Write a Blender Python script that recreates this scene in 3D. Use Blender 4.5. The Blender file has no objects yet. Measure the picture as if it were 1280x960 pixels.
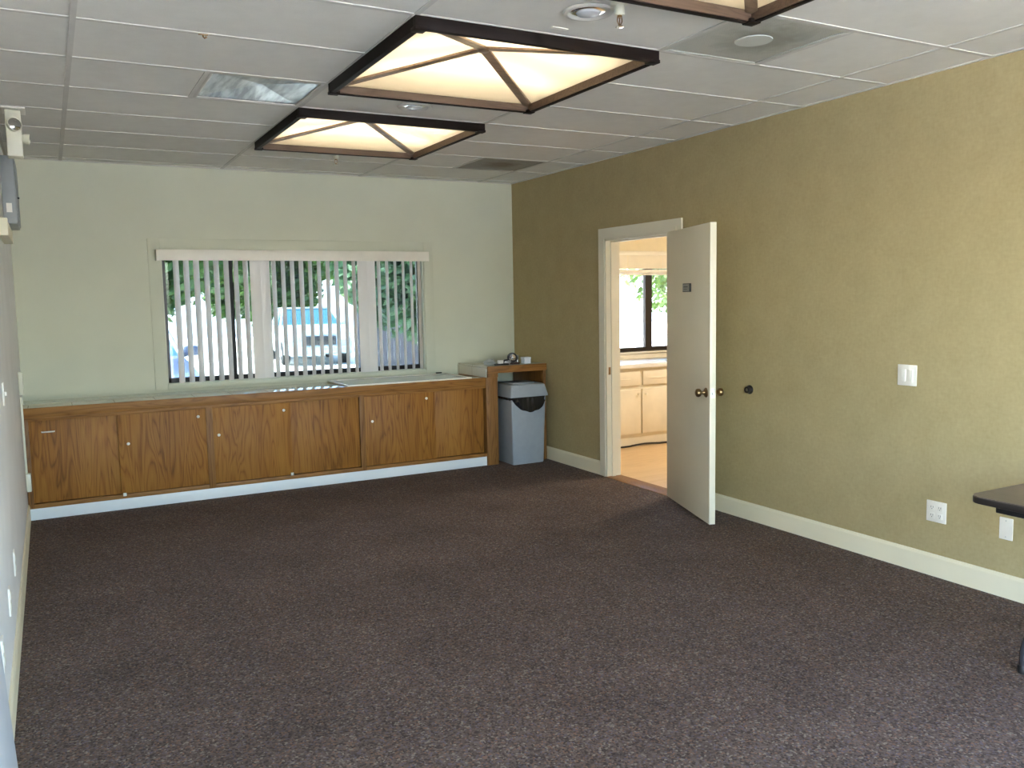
import bpy, bmesh, math, random
from mathutils import Vector, Matrix
random.seed(7)
SC = bpy.context.scene
COL = SC.collection
PI = math.pi
H = 2.7076            # ceiling height
LX = -4.4154          # left wall face
GX = -4.0353          # first ceiling-grid line parallel to the side walls
T4 = 1.2192; T2 = 0.6096
def GY(k): return -3.8061 + T2 * k
SOUTH = -9.6

# ------------------------------------------------------------------ materials
def nodes_of(m):
    m.use_nodes = True
    return m.node_tree.nodes, m.node_tree.links, m.node_tree.nodes['Principled BSDF']

def mat(name, col, rough=0.6, spec=0.5, metal=0.0, col2=None, scale=8.0, stretch=(1, 1, 1), detail=4.0, lo=0.35, hi=0.65,
        bump=0.0, bump_scale=None, coat=0.0, trans=0.0, alpha=None):
    m = bpy.data.materials.new(name)
    N, L, P = nodes_of(m)
    P.inputs['Base Color'].default_value = (*col, 1)
    P.inputs['Roughness'].default_value = rough
    P.inputs['Specular IOR Level'].default_value = spec
    P.inputs['Metallic'].default_value = metal
    P.inputs['Coat Weight'].default_value = coat
    P.inputs['Coat Roughness'].default_value = 0.06
    if trans: P.inputs['Transmission Weight'].default_value = trans
    tc = N.new('ShaderNodeTexCoord')
    mp = N.new('ShaderNodeMapping'); mp.inputs['Scale'].default_value = stretch
    L.new(tc.outputs['Object'], mp.inputs['Vector'])
    if col2 is None: col2 = tuple(c * 0.94 for c in col)
    nz = N.new('ShaderNodeTexNoise'); nz.inputs['Scale'].default_value = scale; nz.inputs['Detail'].default_value = detail
    L.new(mp.outputs['Vector'], nz.inputs['Vector'])
    r = N.new('ShaderNodeValToRGB')
    r.color_ramp.elements[0].position = lo; r.color_ramp.elements[1].position = hi
    r.color_ramp.elements[0].color = (*col, 1); r.color_ramp.elements[1].color = (*col2, 1)
    L.new(nz.outputs['Fac'], r.inputs['Fac']); L.new(r.outputs['Color'], P.inputs['Base Color'])
    if bump:
        n2 = N.new('ShaderNodeTexNoise'); n2.inputs['Scale'].default_value = bump_scale or scale * 6; n2.inputs['Detail'].default_value = 3
        L.new(mp.outputs['Vector'], n2.inputs['Vector'])
        b = N.new('ShaderNodeBump'); b.inputs['Strength'].default_value = bump; b.inputs['Distance'].default_value = 0.004
        L.new(n2.outputs['Fac'], b.inputs['Height']); L.new(b.outputs['Normal'], P.inputs['Normal'])
    return m

def wood(name, light, mid, dark, axis='Z', scale=1.0, rough=0.4, coat=0.15, spec=0.3):
    """oak: long streaks plus cathedral figures running along one axis"""
    m = bpy.data.materials.new(name)
    N, L, P = nodes_of(m)
    tc = N.new('ShaderNodeTexCoord')
    def mapped(s_along, s_across):
        mp = N.new('ShaderNodeMapping')
        s = [s_across] * 3; s['XYZ'.index(axis)] = s_along
        mp.inputs['Scale'].default_value = s
        L.new(tc.outputs['Object'], mp.inputs['Vector']); return mp
    m1 = mapped(0.9 * scale, 9 * scale)
    w = N.new('ShaderNodeTexNoise'); w.inputs['Scale'].default_value = 1.0; w.inputs['Detail'].default_value = 2; w.inputs['Distortion'].default_value = 0.6
    L.new(m1.outputs['Vector'], w.inputs['Vector'])
    mul = N.new('ShaderNodeMath'); mul.operation = 'MULTIPLY'; mul.inputs[1].default_value = 20
    L.new(w.outputs['Fac'], mul.inputs[0])
    fr = N.new('ShaderNodeMath'); fr.operation = 'PINGPONG'; fr.inputs[1].default_value = 1.0
    L.new(mul.outputs[0], fr.inputs[0])
    m2 = mapped(5 * scale, 160 * scale)
    n2 = N.new('ShaderNodeTexNoise'); n2.inputs['Scale'].default_value = 1.0; n2.inputs['Detail'].default_value = 4
    L.new(m2.outputs['Vector'], n2.inputs['Vector'])
    m3 = mapped(0.05, 5.0)
    n3 = N.new('ShaderNodeTexNoise'); n3.inputs['Scale'].default_value = 1.0; n3.inputs['Detail'].default_value = 0
    L.new(m3.outputs['Vector'], n3.inputs['Vector'])
    pw = N.new('ShaderNodeMath'); pw.operation = 'POWER'; pw.inputs[1].default_value = 2.2
    L.new(fr.outputs[0], pw.inputs[0])
    a = N.new('ShaderNodeMath'); a.operation = 'MULTIPLY_ADD'; a.inputs[1].default_value = 0.34
    L.new(pw.outputs[0], a.inputs[0])
    b = N.new('ShaderNodeMath'); b.operation = 'MULTIPLY_ADD'; b.inputs[1].default_value = 0.65
    L.new(n2.outputs['Fac'], b.inputs[0]); b.inputs[2].default_value = -0.12
    c = N.new('ShaderNodeMath'); c.operation = 'MULTIPLY_ADD'; c.inputs[1].default_value = 0.55; 
    L.new(n3.outputs['Fac'], c.inputs[0]); c.inputs[2].default_value = -0.25
    L.new(b.outputs[0], a.inputs[2])
    s = N.new('ShaderNodeMath'); s.operation = 'ADD'
    L.new(a.outputs[0], s.inputs[0]); L.new(c.outputs[0], s.inputs[1])
    r = N.new('ShaderNodeValToRGB')
    e = r.color_ramp.elements
    e[0].position = 0.12; e[0].color = (*light, 1)
    e[1].position = 0.85; e[1].color = (*dark, 1)
    k = e.new(0.45); k.color = (*mid, 1)
    L.new(s.outputs[0], r.inputs['Fac']); L.new(r.outputs['Color'], P.inputs['Base Color'])
    P.inputs['Specular IOR Level'].default_value = spec
    P.inputs['Roughness'].default_value = rough; P.inputs['Coat Weight'].default_value = coat; P.inputs['Coat Roughness'].default_value = 0.25
    bp = N.new('ShaderNodeBump'); bp.inputs['Strength'].default_value = 0.12; bp.inputs['Distance'].default_value = 0.002
    L.new(n2.outputs['Fac'], bp.inputs['Height']); L.new(bp.outputs['Normal'], P.inputs['Normal'])
    return m

M = {}
M['cream_wall'] = mat('cream_wall_paint', (0.60, 0.60, 0.475), 0.75, 0.3, col2=(0.58, 0.58, 0.46), scale=3, bump=0.06, bump_scale=120)
M['left_wall'] = mat('left_wall_paint', (0.80, 0.80, 0.79), 0.7, 0.3, scale=3, bump=0.06, bump_scale=120)
M['trim'] = mat('cream_trim_paint', (0.82, 0.75, 0.55), 0.45, 0.5, scale=2)
M['door_paint'] = mat('cream_door_paint', (0.87, 0.80, 0.62), 0.42, 0.5, scale=2)
M['casing'] = mat('white_casing_paint', (0.76, 0.71, 0.57), 0.45, 0.5, scale=2)
M['kick'] = mat('white_kick_paint', (0.76, 0.79, 0.80), 0.45, 0.5, scale=2)
M['white_plastic'] = mat('white_plastic', (0.84, 0.80, 0.72), 0.35, 0.5)
M['cream_plastic'] = mat('cream_plastic', (0.70, 0.68, 0.55), 0.4, 0.5)
M['blind'] = None
M['grey_plastic'] = mat('grey_bin_plastic', (0.32, 0.345, 0.37), 0.45, 0.5, scale=20, bump=0.05)
M['black_bag'] = mat('black_bag_plastic', (0.010, 0.010, 0.012), 0.22, 0.7)
M['black_plastic'] = mat('black_plastic', (0.015, 0.014, 0.014), 0.4, 0.5)
M['dark_metal'] = mat('dark_bronze_metal', (0.028, 0.022, 0.02), 0.4, 0.5, metal=0.3)
M['brass'] = mat('aged_brass', (0.32, 0.20, 0.09), 0.3, 0.5, metal=1.0, col2=(0.24, 0.15, 0.07), scale=25)
M['steel'] = mat('brushed_steel', (0.55, 0.54, 0.52), 0.3, 0.5, metal=1.0)
M['chrome'] = mat('chrome', (0.8, 0.8, 0.8), 0.12, 0.5, metal=1.0)
M['grey_metal'] = mat('grey_painted_metal', (0.30, 0.32, 0.32), 0.45, 0.5)
M['tile_bar'] = mat('ceiling_bar_paint', (0.58, 0.56, 0.52), 0.8, 0.1)
M['black_void'] = mat('vent_void', (0.03, 0.03, 0.03), 0.8, 0.2)
M['frame_wood'] = wood('dark_fixture_wood', (0.014, 0.008, 0.006), (0.010, 0.006, 0.005), (0.005, 0.003, 0.0025), 'X', 1.0, 0.6, 0.0, 0.12)
M['rim_lit'] = wood('lit_inner_rim_wood', (0.13, 0.085, 0.058), (0.10, 0.064, 0.043), (0.06, 0.037, 0.025), 'X', 1.0, 0.5, 0.0)  # dark rim wood with the lamp light on its inner faces painted in as brown
M['rib_wood'] = wood('brown_rib_wood', (0.30, 0.20, 0.13), (0.24, 0.16, 0.10), (0.14, 0.09, 0.055), 'X', 1.0, 0.4, 0.2)
M['oak'] = wood('oak_panel', (0.340, 0.150, 0.027), (0.255, 0.100, 0.016), (0.085, 0.030, 0.006), 'Z', 1.0, 0.55, 0.0)
M['oak_x'] = wood('oak_rail', (0.310, 0.142, 0.036), (0.230, 0.097, 0.022), (0.080, 0.032, 0.008), 'X', 1.0, 0.5, 0.0)
M['oak_frame'] = wood('oak_stile', (0.260, 0.120, 0.034), (0.190, 0.082, 0.021), (0.055, 0.022, 0.007), 'Z', 1.3, 0.5, 0.0)
M['table_top'] = wood('dark_table_laminate', (0.12, 0.092, 0.08), (0.10, 0.076, 0.066), (0.06, 0.045, 0.04), 'Y', 1.0, 0.35, 0.2)
M['table_edge'] = mat('dark_table_edging', (0.018, 0.013, 0.011), 0.4, 0.5)
M['leg_metal'] = mat('dark_grey_leg_metal', (0.06, 0.058, 0.068), 0.25, 0.6, metal=0.4)
M['mesh_white'] = mat('glossy_panel_white', (0.55, 0.58, 0.60), 0.06, 0.6)
M['leaning'] = mat('pale_grey_board', (0.46, 0.49, 0.53), 0.5, 0.5)
M['kitchen_wall'] = mat('kitchen_yellow_paint', (0.84, 0.75, 0.55), 0.7, 0.3)
M['kitchen_cab'] = mat('kitchen_cream_paint', (0.80, 0.74, 0.62), 0.45, 0.5)
M['kitchen_top'] = mat('kitchen_white_laminate', (0.78, 0.77, 0.76), 0.25, 0.5)

def carpet():
    m = bpy.data.materials.new('brown_loop_carpet')
    N, L, P = nodes_of(m)
    tc = N.new('ShaderNodeTexCoord')
    v = N.new('ShaderNodeTexVoronoi'); v.inputs['Scale'].default_value = 130
    L.new(tc.outputs['Object'], v.inputs['Vector'])
    r = N.new('ShaderNodeValToRGB'); r.color_ramp.interpolation = 'CONSTANT'
    sep = N.new('ShaderNodeSeparateColor'); L.new(v.outputs['Color'], sep.inputs['Color'])
    L.new(sep.outputs['Red'], r.inputs['Fac'])
    e = r.color_ramp.elements
    cols = [(0.00, (0.063, 0.046, 0.040)), (0.30, (0.085, 0.064, 0.054)), (0.55, (0.044, 0.032, 0.028)), (0.72, (0.112, 0.069, 0.050)),
            (0.82, (0.074, 0.060, 0.066)), (0.92, (0.132, 0.110, 0.090))]
    e[0].position = 0; e[0].color = (*cols[0][1], 1); e[1].position = cols[1][0]; e[1].color = (*cols[1][1], 1)
    for p, c in cols[2:]:
        k = e.new(p); k.color = (*c, 1)
    n = N.new('ShaderNodeTexNoise'); n.inputs['Scale'].default_value = 2.2; n.inputs['Detail'].default_value = 5
    L.new(tc.outputs['Object'], n.inputs['Vector'])
    n3 = N.new('ShaderNodeTexNoise'); n3.inputs['Scale'].default_value = 38; n3.inputs['Detail'].default_value = 3
    L.new(tc.outputs['Object'], n3.inputs['Vector'])
    ad = N.new('ShaderNodeMath'); ad.operation = 'ADD'; L.new(n.outputs['Fac'], ad.inputs[0]); L.new(n3.outputs['Fac'], ad.inputs[1])
    mr = N.new('ShaderNodeMapRange'); mr.inputs['From Min'].default_value = 0.6; mr.inputs['From Max'].default_value = 1.4
    mr.inputs['To Min'].default_value = 1.15; mr.inputs['To Max'].default_value = 1.95
    L.new(ad.outputs[0], mr.inputs['Value'])
    mx = N.new('ShaderNodeMix'); mx.data_type = 'RGBA'; mx.blend_type = 'MULTIPLY'; mx.inputs['Factor'].default_value = 1
    L.new(r.outputs['Color'], mx.inputs[6]); L.new(mr.outputs['Result'], mx.inputs[7])
    L.new(mx.outputs[2], P.inputs['Base Color'])
    P.inputs['Roughness'].default_value = 0.95; P.inputs['Specular IOR Level'].default_value = 0.1
    b = N.new('ShaderNodeBump'); b.inputs['Strength'].default_value = 0.5; b.inputs['Distance'].default_value = 0.004; b.invert = True
    L.new(v.outputs['Distance'], b.inputs['Height']); L.new(b.outputs['Normal'], P.inputs['Normal'])
    return m
M['carpet'] = carpet()

def wallpaper():
    m = bpy.data.materials.new('olive_tan_fabric_wallpaper')
    N, L, P = nodes_of(m)
    tc = N.new('ShaderNodeTexCoord')
    def noise(sc, st, det=3):
        mp = N.new('ShaderNodeMapping'); mp.inputs['Scale'].default_value = st
        L.new(tc.outputs['Object'], mp.inputs['Vector'])
        n = N.new('ShaderNodeTexNoise'); n.inputs['Scale'].default_value = sc; n.inputs['Detail'].default_value = det
        L.new(mp.outputs['Vector'], n.inputs['Vector']); return n
    a = noise(70, (1, 1, 0.45)); b = noise(70, (1, 0.45, 1)); c = noise(6, (1, 1, 1), 6)
    s = N.new('ShaderNodeMath'); s.operation = 'ADD'; L.new(a.outputs['Fac'], s.inputs[0]); L.new(b.outputs['Fac'], s.inputs[1])
    t = N.new('ShaderNodeMath'); t.operation = 'ADD'; L.new(s.outputs[0], t.inputs[0]); L.new(c.outputs['Fac'], t.inputs[1])
    mr = N.new('ShaderNodeMapRange'); mr.inputs['From Min'].default_value = 1.0; mr.inputs['From Max'].default_value = 2.0
    L.new(t.outputs[0], mr.inputs['Value'])
    r = N.new('ShaderNodeValToRGB')
    r.color_ramp.elements[0].color = (0.360, 0.290, 0.145, 1); r.color_ramp.elements[1].color = (0.435, 0.355, 0.190, 1)
    L.new(mr.outputs['Result'], r.inputs['Fac']); L.new(r.outputs['Color'], P.inputs['Base Color'])
    P.inputs['Roughness'].default_value = 0.85; P.inputs['Specular IOR Level'].default_value = 0.2
    bp = N.new('ShaderNodeBump'); bp.inputs['Strength'].default_value = 0.15; bp.inputs['Distance'].default_value = 0.002
    L.new(s.outputs[0], bp.inputs['Height']); L.new(bp.outputs['Normal'], P.inputs['Normal'])
    return m
M['wallpaper'] = wallpaper()
M['ceil'] = mat('ceiling_tile', (0.70, 0.68, 0.63), 0.85, 0.2, col2=(0.67, 0.65, 0.60), scale=12, bump=0.15, bump_scale=160)

def tiled(name, col, grout, size, rough=0.07):
    m = bpy.data.materials.new(name)
    N, L, P = nodes_of(m)
    tc = N.new('ShaderNodeTexCoord')
    mp = N.new('ShaderNodeMapping'); mp.inputs['Scale'].default_value = (1 / size, 1 / size, 1 / size); mp.inputs['Location'].default_value = (0.45, 0.02, 0.3)
    L.new(tc.outputs['Object'], mp.inputs['Vector'])
    br = N.new('ShaderNodeTexBrick'); br.offset = 0; br.inputs['Scale'].default_value = 1
    br.inputs['Mortar Size'].default_value = 0.012; br.inputs['Brick Width'].default_value = 1; br.inputs['Row Height'].default_value = 1
    br.inputs['Color1'].default_value = (*col, 1); br.inputs['Color2'].default_value = (*[c * 0.97 for c in col], 1); br.inputs['Mortar'].default_value = (*grout, 1)
    L.new(mp.outputs['Vector'], br.inputs['Vector']); L.new(br.outputs['Color'], P.inputs['Base Color'])
    P.inputs['Roughness'].default_value = rough
    return m
M['tile'] = tiled('cream_counter_tile', (0.60, 0.565, 0.47), (0.36, 0.33, 0.27), 0.29, 0.04)

def blind_mat():
    m = bpy.data.materials.new('white_vinyl_vane')
    N, L, P = nodes_of(m)
    out = N['Material Output']
    P.inputs['Base Color'].default_value = (0.74, 0.70, 0.66, 1); P.inputs['Roughness'].default_value = 0.5
    t = N.new('ShaderNodeBsdfTranslucent'); t.inputs['Color'].default_value = (0.74, 0.72, 0.68, 1)
    mx = N.new('ShaderNodeMixShader'); mx.inputs[0].default_value = 0.10
    L.new(P.outputs[0], mx.inputs[1]); L.new(t.outputs[0], mx.inputs[2]); L.new(mx.outputs[0], out.inputs['Surface'])
    return m
M['blind'] = blind_mat()

def glass_mat(name, tint):
    m = bpy.data.materials.new(name)
    N, L, P = nodes_of(m)
    out = N['Material Output']
    tr = N.new('ShaderNodeBsdfTransparent'); tr.inputs['Color'].default_value = (*tint, 1)
    gl = N.new('ShaderNodeBsdfGlossy'); gl.inputs['Roughness'].default_value = 0.02
    fr = N.new('ShaderNodeFresnel'); fr.inputs['IOR'].default_value = 1.45
    mx = N.new('ShaderNodeMixShader')
    L.new(fr.outputs[0], mx.inputs[0]); L.new(tr.outputs[0], mx.inputs[1]); L.new(gl.outputs[0], mx.inputs[2])
    L.new(mx.outputs[0], out.inputs['Surface'])
    return m
M['glass'] = glass_mat('clear_window_glass', (0.93, 0.96, 0.96))
M['tinted_glass'] = glass_mat('blue_tinted_window_glass', (0.55, 0.61, 0.62))

def emis(name, col, s):
    m = bpy.data.materials.new(name)
    N, L, P = nodes_of(m)
    P.inputs['Base Color'].default_value = (0.8, 0.75, 0.65, 1)
    P.inputs['Emission Color'].default_value = (*col, 1); P.inputs['Emission Strength'].default_value = s
    return m
def diffuser_mat():
    m = bpy.data.materials.new('cream_light_diffuser')
    N, L, P = nodes_of(m); out = N['Material Output']
    P.inputs['Base Color'].default_value = (0.35, 0.31, 0.25, 1); P.inputs['Roughness'].default_value = 0.5
    t = N.new('ShaderNodeBsdfTranslucent'); t.inputs['Color'].default_value = (0.95, 0.86, 0.70, 1)
    mx = N.new('ShaderNodeMixShader'); mx.inputs[0].default_value = 0.7
    L.new(P.outputs[0], mx.inputs[1]); L.new(t.outputs[0], mx.inputs[2]); L.new(mx.outputs[0], out.inputs['Surface'])
    return m
M['diffuser'] = diffuser_mat()
M['tube'] = emis('warm_fluorescent_tube', (1.0, 0.88, 0.69), 1.95)
M['housing'] = mat('white_housing_paint', (0.8, 0.79, 0.76), 0.6, 0.3)
M['kitchen_lamp'] = emis('kitchen_lamp_glow', (1.0, 0.93, 0.78), 11.5)

def leaf_mat(name, c1, c2):
    m = bpy.data.materials.new(name)
    N, L, P = nodes_of(m)
    out = N['Material Output']
    tc = N.new('ShaderNodeTexCoord'); nz = N.new('ShaderNodeTexNoise'); nz.inputs['Scale'].default_value = 2.0
    L.new(tc.outputs['Object'], nz.inputs['Vector'])
    r = N.new('ShaderNodeValToRGB'); r.color_ramp.elements[0].position = 0.35; r.color_ramp.elements[1].position = 0.65
    r.color_ramp.elements[0].color = (*c1, 1); r.color_ramp.elements[1].color = (*c2, 1)
    L.new(nz.outputs['Fac'], r.inputs['Fac']); L.new(r.outputs['Color'], P.inputs['Base Color'])
    P.inputs['Roughness'].default_value = 0.5
    t = N.new('ShaderNodeBsdfTranslucent'); L.new(r.outputs['Color'], t.inputs['Color'])
    mx = N.new('ShaderNodeMixShader'); mx.inputs[0].default_value = 0.35
    L.new(P.outputs[0], mx.inputs[1]); L.new(t.outputs[0], mx.inputs[2]); L.new(mx.outputs[0], out.inputs['Surface'])
    return m
M['leaf'] = leaf_mat('green_leaf', (0.028, 0.072, 0.014), (0.085, 0.155, 0.024))
M['leaf_b'] = leaf_mat('blue_green_leaf', (0.026, 0.066, 0.026), (0.062, 0.125, 0.050))
M['bark'] = mat('brown_bark', (0.13, 0.09, 0.065), 0.9, 0.2, col2=(0.07, 0.05, 0.04), scale=12, bump=0.5)
M['concrete'] = mat('pale_concrete', (0.62, 0.60, 0.57), 0.9, 0.2, col2=(0.55, 0.53, 0.50), scale=1.5)
M['stucco'] = mat('white_stucco', (0.78, 0.76, 0.72), 0.9, 0.2)
M['car_paint'] = mat('dark_blue_car_paint', (0.055, 0.070, 0.125), 0.25, 0.5, coat=0.2)
M['car_paint_b'] = mat('silver_blue_car_paint', (0.30, 0.36, 0.39), 0.25, 0.5, coat=0.2)
M['car_glass'] = mat('tinted_car_glass', (0.02, 0.075, 0.11), 0.08, 0.25)
M['rubber'] = mat('black_rubber', (0.02, 0.02, 0.02), 0.8, 0.2)
M['lamp_glass'] = mat('head_lamp_glass', (0.6, 0.62, 0.65), 0.1, 0.6)
M['fence'] = mat('grey_brown_fence_boards', (0.13, 0.115, 0.125), 0.85, 0.2, col2=(0.10, 0.09, 0.10), scale=6, stretch=(6, 6, 0.6))
M['roof'] = mat('grey_roofing', (0.25, 0.24, 0.23), 0.9, 0.2)
M['plank'] = wood('pale_oak_plank', (0.68, 0.49, 0.29), (0.62, 0.43, 0.24), (0.50, 0.33, 0.17), 'X', 0.8, 0.35, 0.2)
M['valance'] = mat('pale_valance_vinyl', (0.80, 0.75, 0.655), 0.45, 0.4)
M['clear_plastic'] = mat('clear_crumpled_plastic', (0.60, 0.61, 0.58), 0.2, 0.5, trans=0.4)
M['box_card'] = mat('white_card', (0.74, 0.77, 0.84), 0.5, 0.4)
M['red_brown'] = mat('dark_red_brown_plastic', (0.06, 0.02, 0.015), 0.4, 0.5)
M['sign_face'] = mat('grey_sign_face', (0.30, 0.30, 0.27), 0.4, 0.5)
M['sign_ink'] = mat('dark_sign_ink', (0.10, 0.10, 0.09), 0.5, 0.3)

# vent plates -----------------------------------------------------------------
def perforated(name, col, hole, rough, metal, stain=None, tex=95.0):
    """perforated sheet; stain = (colour, centre, radius) of a dust or rust mark"""
    m = bpy.data.materials.new(name)
    N, L, P = nodes_of(m)
    tc = N.new('ShaderNodeTexCoord')
    v = N.new('ShaderNodeTexVoronoi'); v.inputs['Scale'].default_value = tex; v.inputs['Randomness'].default_value = 0.0
    L.new(tc.outputs['Object'], v.inputs['Vector'])
    r = N.new('ShaderNodeValToRGB'); r.color_ramp.elements[0].position = 0.28; r.color_ramp.elements[1].position = 0.36
    r.color_ramp.elements[0].color = (*hole, 1); r.color_ramp.elements[1].color = (*col, 1)
    L.new(v.outputs['Distance'], r.inputs['Fac'])
    src = r.outputs['Color']
    if stain:
        sc_, cx, cy, rad = stain
        mp = N.new('ShaderNodeMapping'); mp.inputs['Location'].default_value = (-cx, -cy, 0)
        L.new(tc.outputs['Object'], mp.inputs['Vector'])
        nz = N.new('ShaderNodeTexNoise'); nz.inputs['Scale'].default_value = 7; nz.inputs['Distortion'].default_value = 1.5
        L.new(tc.outputs['Object'], nz.inputs['Vector'])
        ln = N.new('ShaderNodeVectorMath'); ln.operation = 'LENGTH'; L.new(mp.outputs['Vector'], ln.inputs[0])
        ma = N.new('ShaderNodeMath'); ma.operation = 'MULTIPLY_ADD'; ma.inputs[1].default_value = 0.22
        L.new(nz.outputs['Fac'], ma.inputs[0]); L.new(ln.outputs['Value'], ma.inputs[2])
        mr = N.new('ShaderNodeMapRange'); mr.inputs['From Min'].default_value = rad * 0.5 + 0.1; mr.inputs['From Max'].default_value = rad + 0.13
        mr.inputs['To Min'].default_value = 0.85; mr.inputs['To Max'].default_value = 0.0
        L.new(ma.outputs[0], mr.inputs['Value'])
        mx = N.new('ShaderNodeMix'); mx.data_type = 'RGBA'; L.new(mr.outputs['Result'], mx.inputs['Factor'])
        L.new(src, mx.inputs[6]); mx.inputs[7].default_value = (*sc_, 1); src = mx.outputs[2]
    L.new(src, P.inputs['Base Color'])
    P.inputs['Roughness'].default_value = rough; P.inputs['Metallic'].default_value = metal
    return m
M['vent_shiny'] = mat('shiny_vent_metal', (0.40, 0.42, 0.42), 0.28, 0.5, metal=0.75, col2=(0.14, 0.15, 0.15), scale=3, stretch=(7, 1.2, 1), lo=0.4, hi=0.6)
M['vent_dusty'] = perforated('dusty_grey_vent_sheet', (0.46, 0.46, 0.41), (0.34, 0.34, 0.30), 0.55, 0.0, ((0.24, 0.235, 0.195), 0.03, -0.02, 0.22))
M['vent_disc'] = mat('pale_grey_vent_disc', (0.52, 0.54, 0.50), 0.5, 0.4)
M['vent_rust'] = perforated('stained_brown_vent_sheet', (0.30, 0.28, 0.24), (0.16, 0.15, 0.13), 0.6, 0.0, ((0.13, 0.085, 0.055), 0.0, 0.0, 0.17))

# ------------------------------------------------------------------ mesh builder
class MB:
    def __init__(s): s.bm = bmesh.new(); s.mi = 0
    def _tag(s, f0):
        for f in s.bm.faces:
            if f.index < 0 or f.index >= f0: f.material_index = s.mi
    def _add(s, tmp, mtx=None):
        if mtx is not None: tmp.transform(mtx)
        vm = {}
        for v in tmp.verts: vm[v] = s.bm.verts.new(v.co)
        for f in tmp.faces:
            try:
                nf = s.bm.faces.new([vm[v] for v in f.verts]); nf.material_index = s.mi
            except ValueError: pass
        tmp.free()
    def box(s, x0, x1, y0, y1, z0, z1, bev=0.0, mtx=None, seg=2):
        t = bmesh.new()
        c = [t.verts.new((x, y, z)) for z in (min(z0, z1), max(z0, z1)) for y in (min(y0, y1), max(y0, y1)) for x in (min(x0, x1), max(x0, x1))]
        for q in ((0, 2, 3, 1), (4, 5, 7, 6), (0, 1, 5, 4), (2, 6, 7, 3), (0, 4, 6, 2), (1, 3, 7, 5)):
            t.faces.new([c[i] for i in q])
        if bev: bmesh.ops.bevel(t, geom=list(t.edges), offset=bev, segments=seg, affect='EDGES', profile=0.5)
        s._add(t, mtx); return s
    def prism(s, pts, d, axis='Z', bev=0.0, mtx=None, off=0.0):
        """polygon pts in the plane normal to axis, extruded from off by d"""
        t = bmesh.new()
        def P(a, b, c):
            return {'Z': (a, b, c), 'Y': (a, c, b), 'X': (c, a, b)}[axis]
        lo = [t.verts.new(P(a, b, off)) for a, b in pts]; hi = [t.verts.new(P(a, b, off + d)) for a, b in pts]
        n = len(pts)
        t.faces.new(lo[::-1]); t.faces.new(hi)
        for i in range(n): t.faces.new((lo[i], lo[(i + 1) % n], hi[(i + 1) % n], hi[i]))
        bmesh.ops.recalc_face_normals(t, faces=list(t.faces))
        if bev: bmesh.ops.bevel(t, geom=list(t.edges), offset=bev, segments=2, affect='EDGES', profile=0.5)
        s._add(t, mtx); return s
    def lathe(s, prof, c=(0, 0, 0), axis='Z', n=24, mtx=None):
        """prof: list of (radius, height)"""
        t = bmesh.new(); rings = []
        for r, h in prof:
            ring = []
            if r < 1e-6: ring = [t.verts.new((0, 0, h))]
            else:
                for i in range(n):
                    a = 2 * PI * i / n; ring.append(t.verts.new((r * math.cos(a), r * math.sin(a), h)))
            rings.append(ring)
        for A, B in zip(rings, rings[1:]):
            if len(A) == 1 and len(B) == 1: continue
            for i in range(n):
                j = (i + 1) % n
                if len(A) == 1: t.faces.new((A[0], B[j], B[i]))
                elif len(B) == 1: t.faces.new((A[i], A[j], B[0]))
                else: t.faces.new((A[i], A[j], B[j], B[i]))
        if len(rings[0]) > 1: t.faces.new(rings[0][::-1])
        if len(rings[-1]) > 1: t.faces.new(rings[-1])
        bmesh.ops.recalc_face_normals(t, faces=list(t.faces))
        R = {'Z': Matrix.Identity(4), 'X': Matrix.Rotation(PI / 2, 4, 'Y'), 'Y': Matrix.Rotation(-PI / 2, 4, 'X')}[axis]
        m = Matrix.Translation(c) @ R
        s._add(t, mtx @ m if mtx is not None else m); return s
    def tube(s, pts, r, n=10, taper=None):
        t = bmesh.new(); P = [Vector(p) for p in pts]; rings = []
        up = None
        for i, p in enumerate(P):
            d = (P[min(i + 1, len(P) - 1)] - P[max(i - 1, 0)]).normalized()
            if up is None:
                up = d.orthogonal().normalized()
            u = (up - d * up.dot(d)).normalized(); w = d.cross(u); up = u
            rr = r if taper is None else r * (1 + (taper - 1) * i / (len(P) - 1))
            rings.append([t.verts.new(p + u * rr * math.cos(2 * PI * k / n) + w * rr * math.sin(2 * PI * k / n)) for k in range(n)])
        for A, B in zip(rings, rings[1:]):
            for i in range(n): t.faces.new((A[i], A[(i + 1) % n], B[(i + 1) % n], B[i]))
        t.faces.new(rings[0][::-1]); t.faces.new(rings[-1])
        bmesh.ops.recalc_face_normals(t, faces=list(t.faces))
        s._add(t); return s
    def quad(s, *pts):
        s.bm.faces.new([s.bm.verts.new(p) for p in pts]).material_index = s.mi; return s
    def hull_loft(s, loops, cap=True):
        t = bmesh.new(); R = [[t.verts.new(p) for p in l] for l in loops]; n = len(loops[0])
        for A, B in zip(R, R[1:]):
            for i in range(n): t.faces.new((A[i], A[(i + 1) % n], B[(i + 1) % n], B[i]))
        if cap: t.faces.new(R[0][::-1]); t.faces.new(R[-1])
        bmesh.ops.recalc_face_normals(t, faces=list(t.faces))
        s._add(t); return s
    def build(s, name, m, parent=None, smooth=True, local=False, kind=None):
        me = bpy.data.meshes.new(name)
        if parent is not None and not local:
            off = Vector((0, 0, 0)); q = parent
            while q is not None: off += q.location; q = q.parent
            for v in s.bm.verts: v.co -= off
        s.bm.normal_update()
        s.bm.to_mesh(me); s.bm.free()
        for x in (m if isinstance(m, (list, tuple)) else [m]): me.materials.append(x)
        if smooth:
            me.shade_smooth(); me.set_sharp_from_angle(angle=math.radians(32))
        o = bpy.data.objects.new(name, me); COL.objects.link(o)
        if parent is not None: o.parent = parent
        if kind: o['kind'] = kind
        return o

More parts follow.
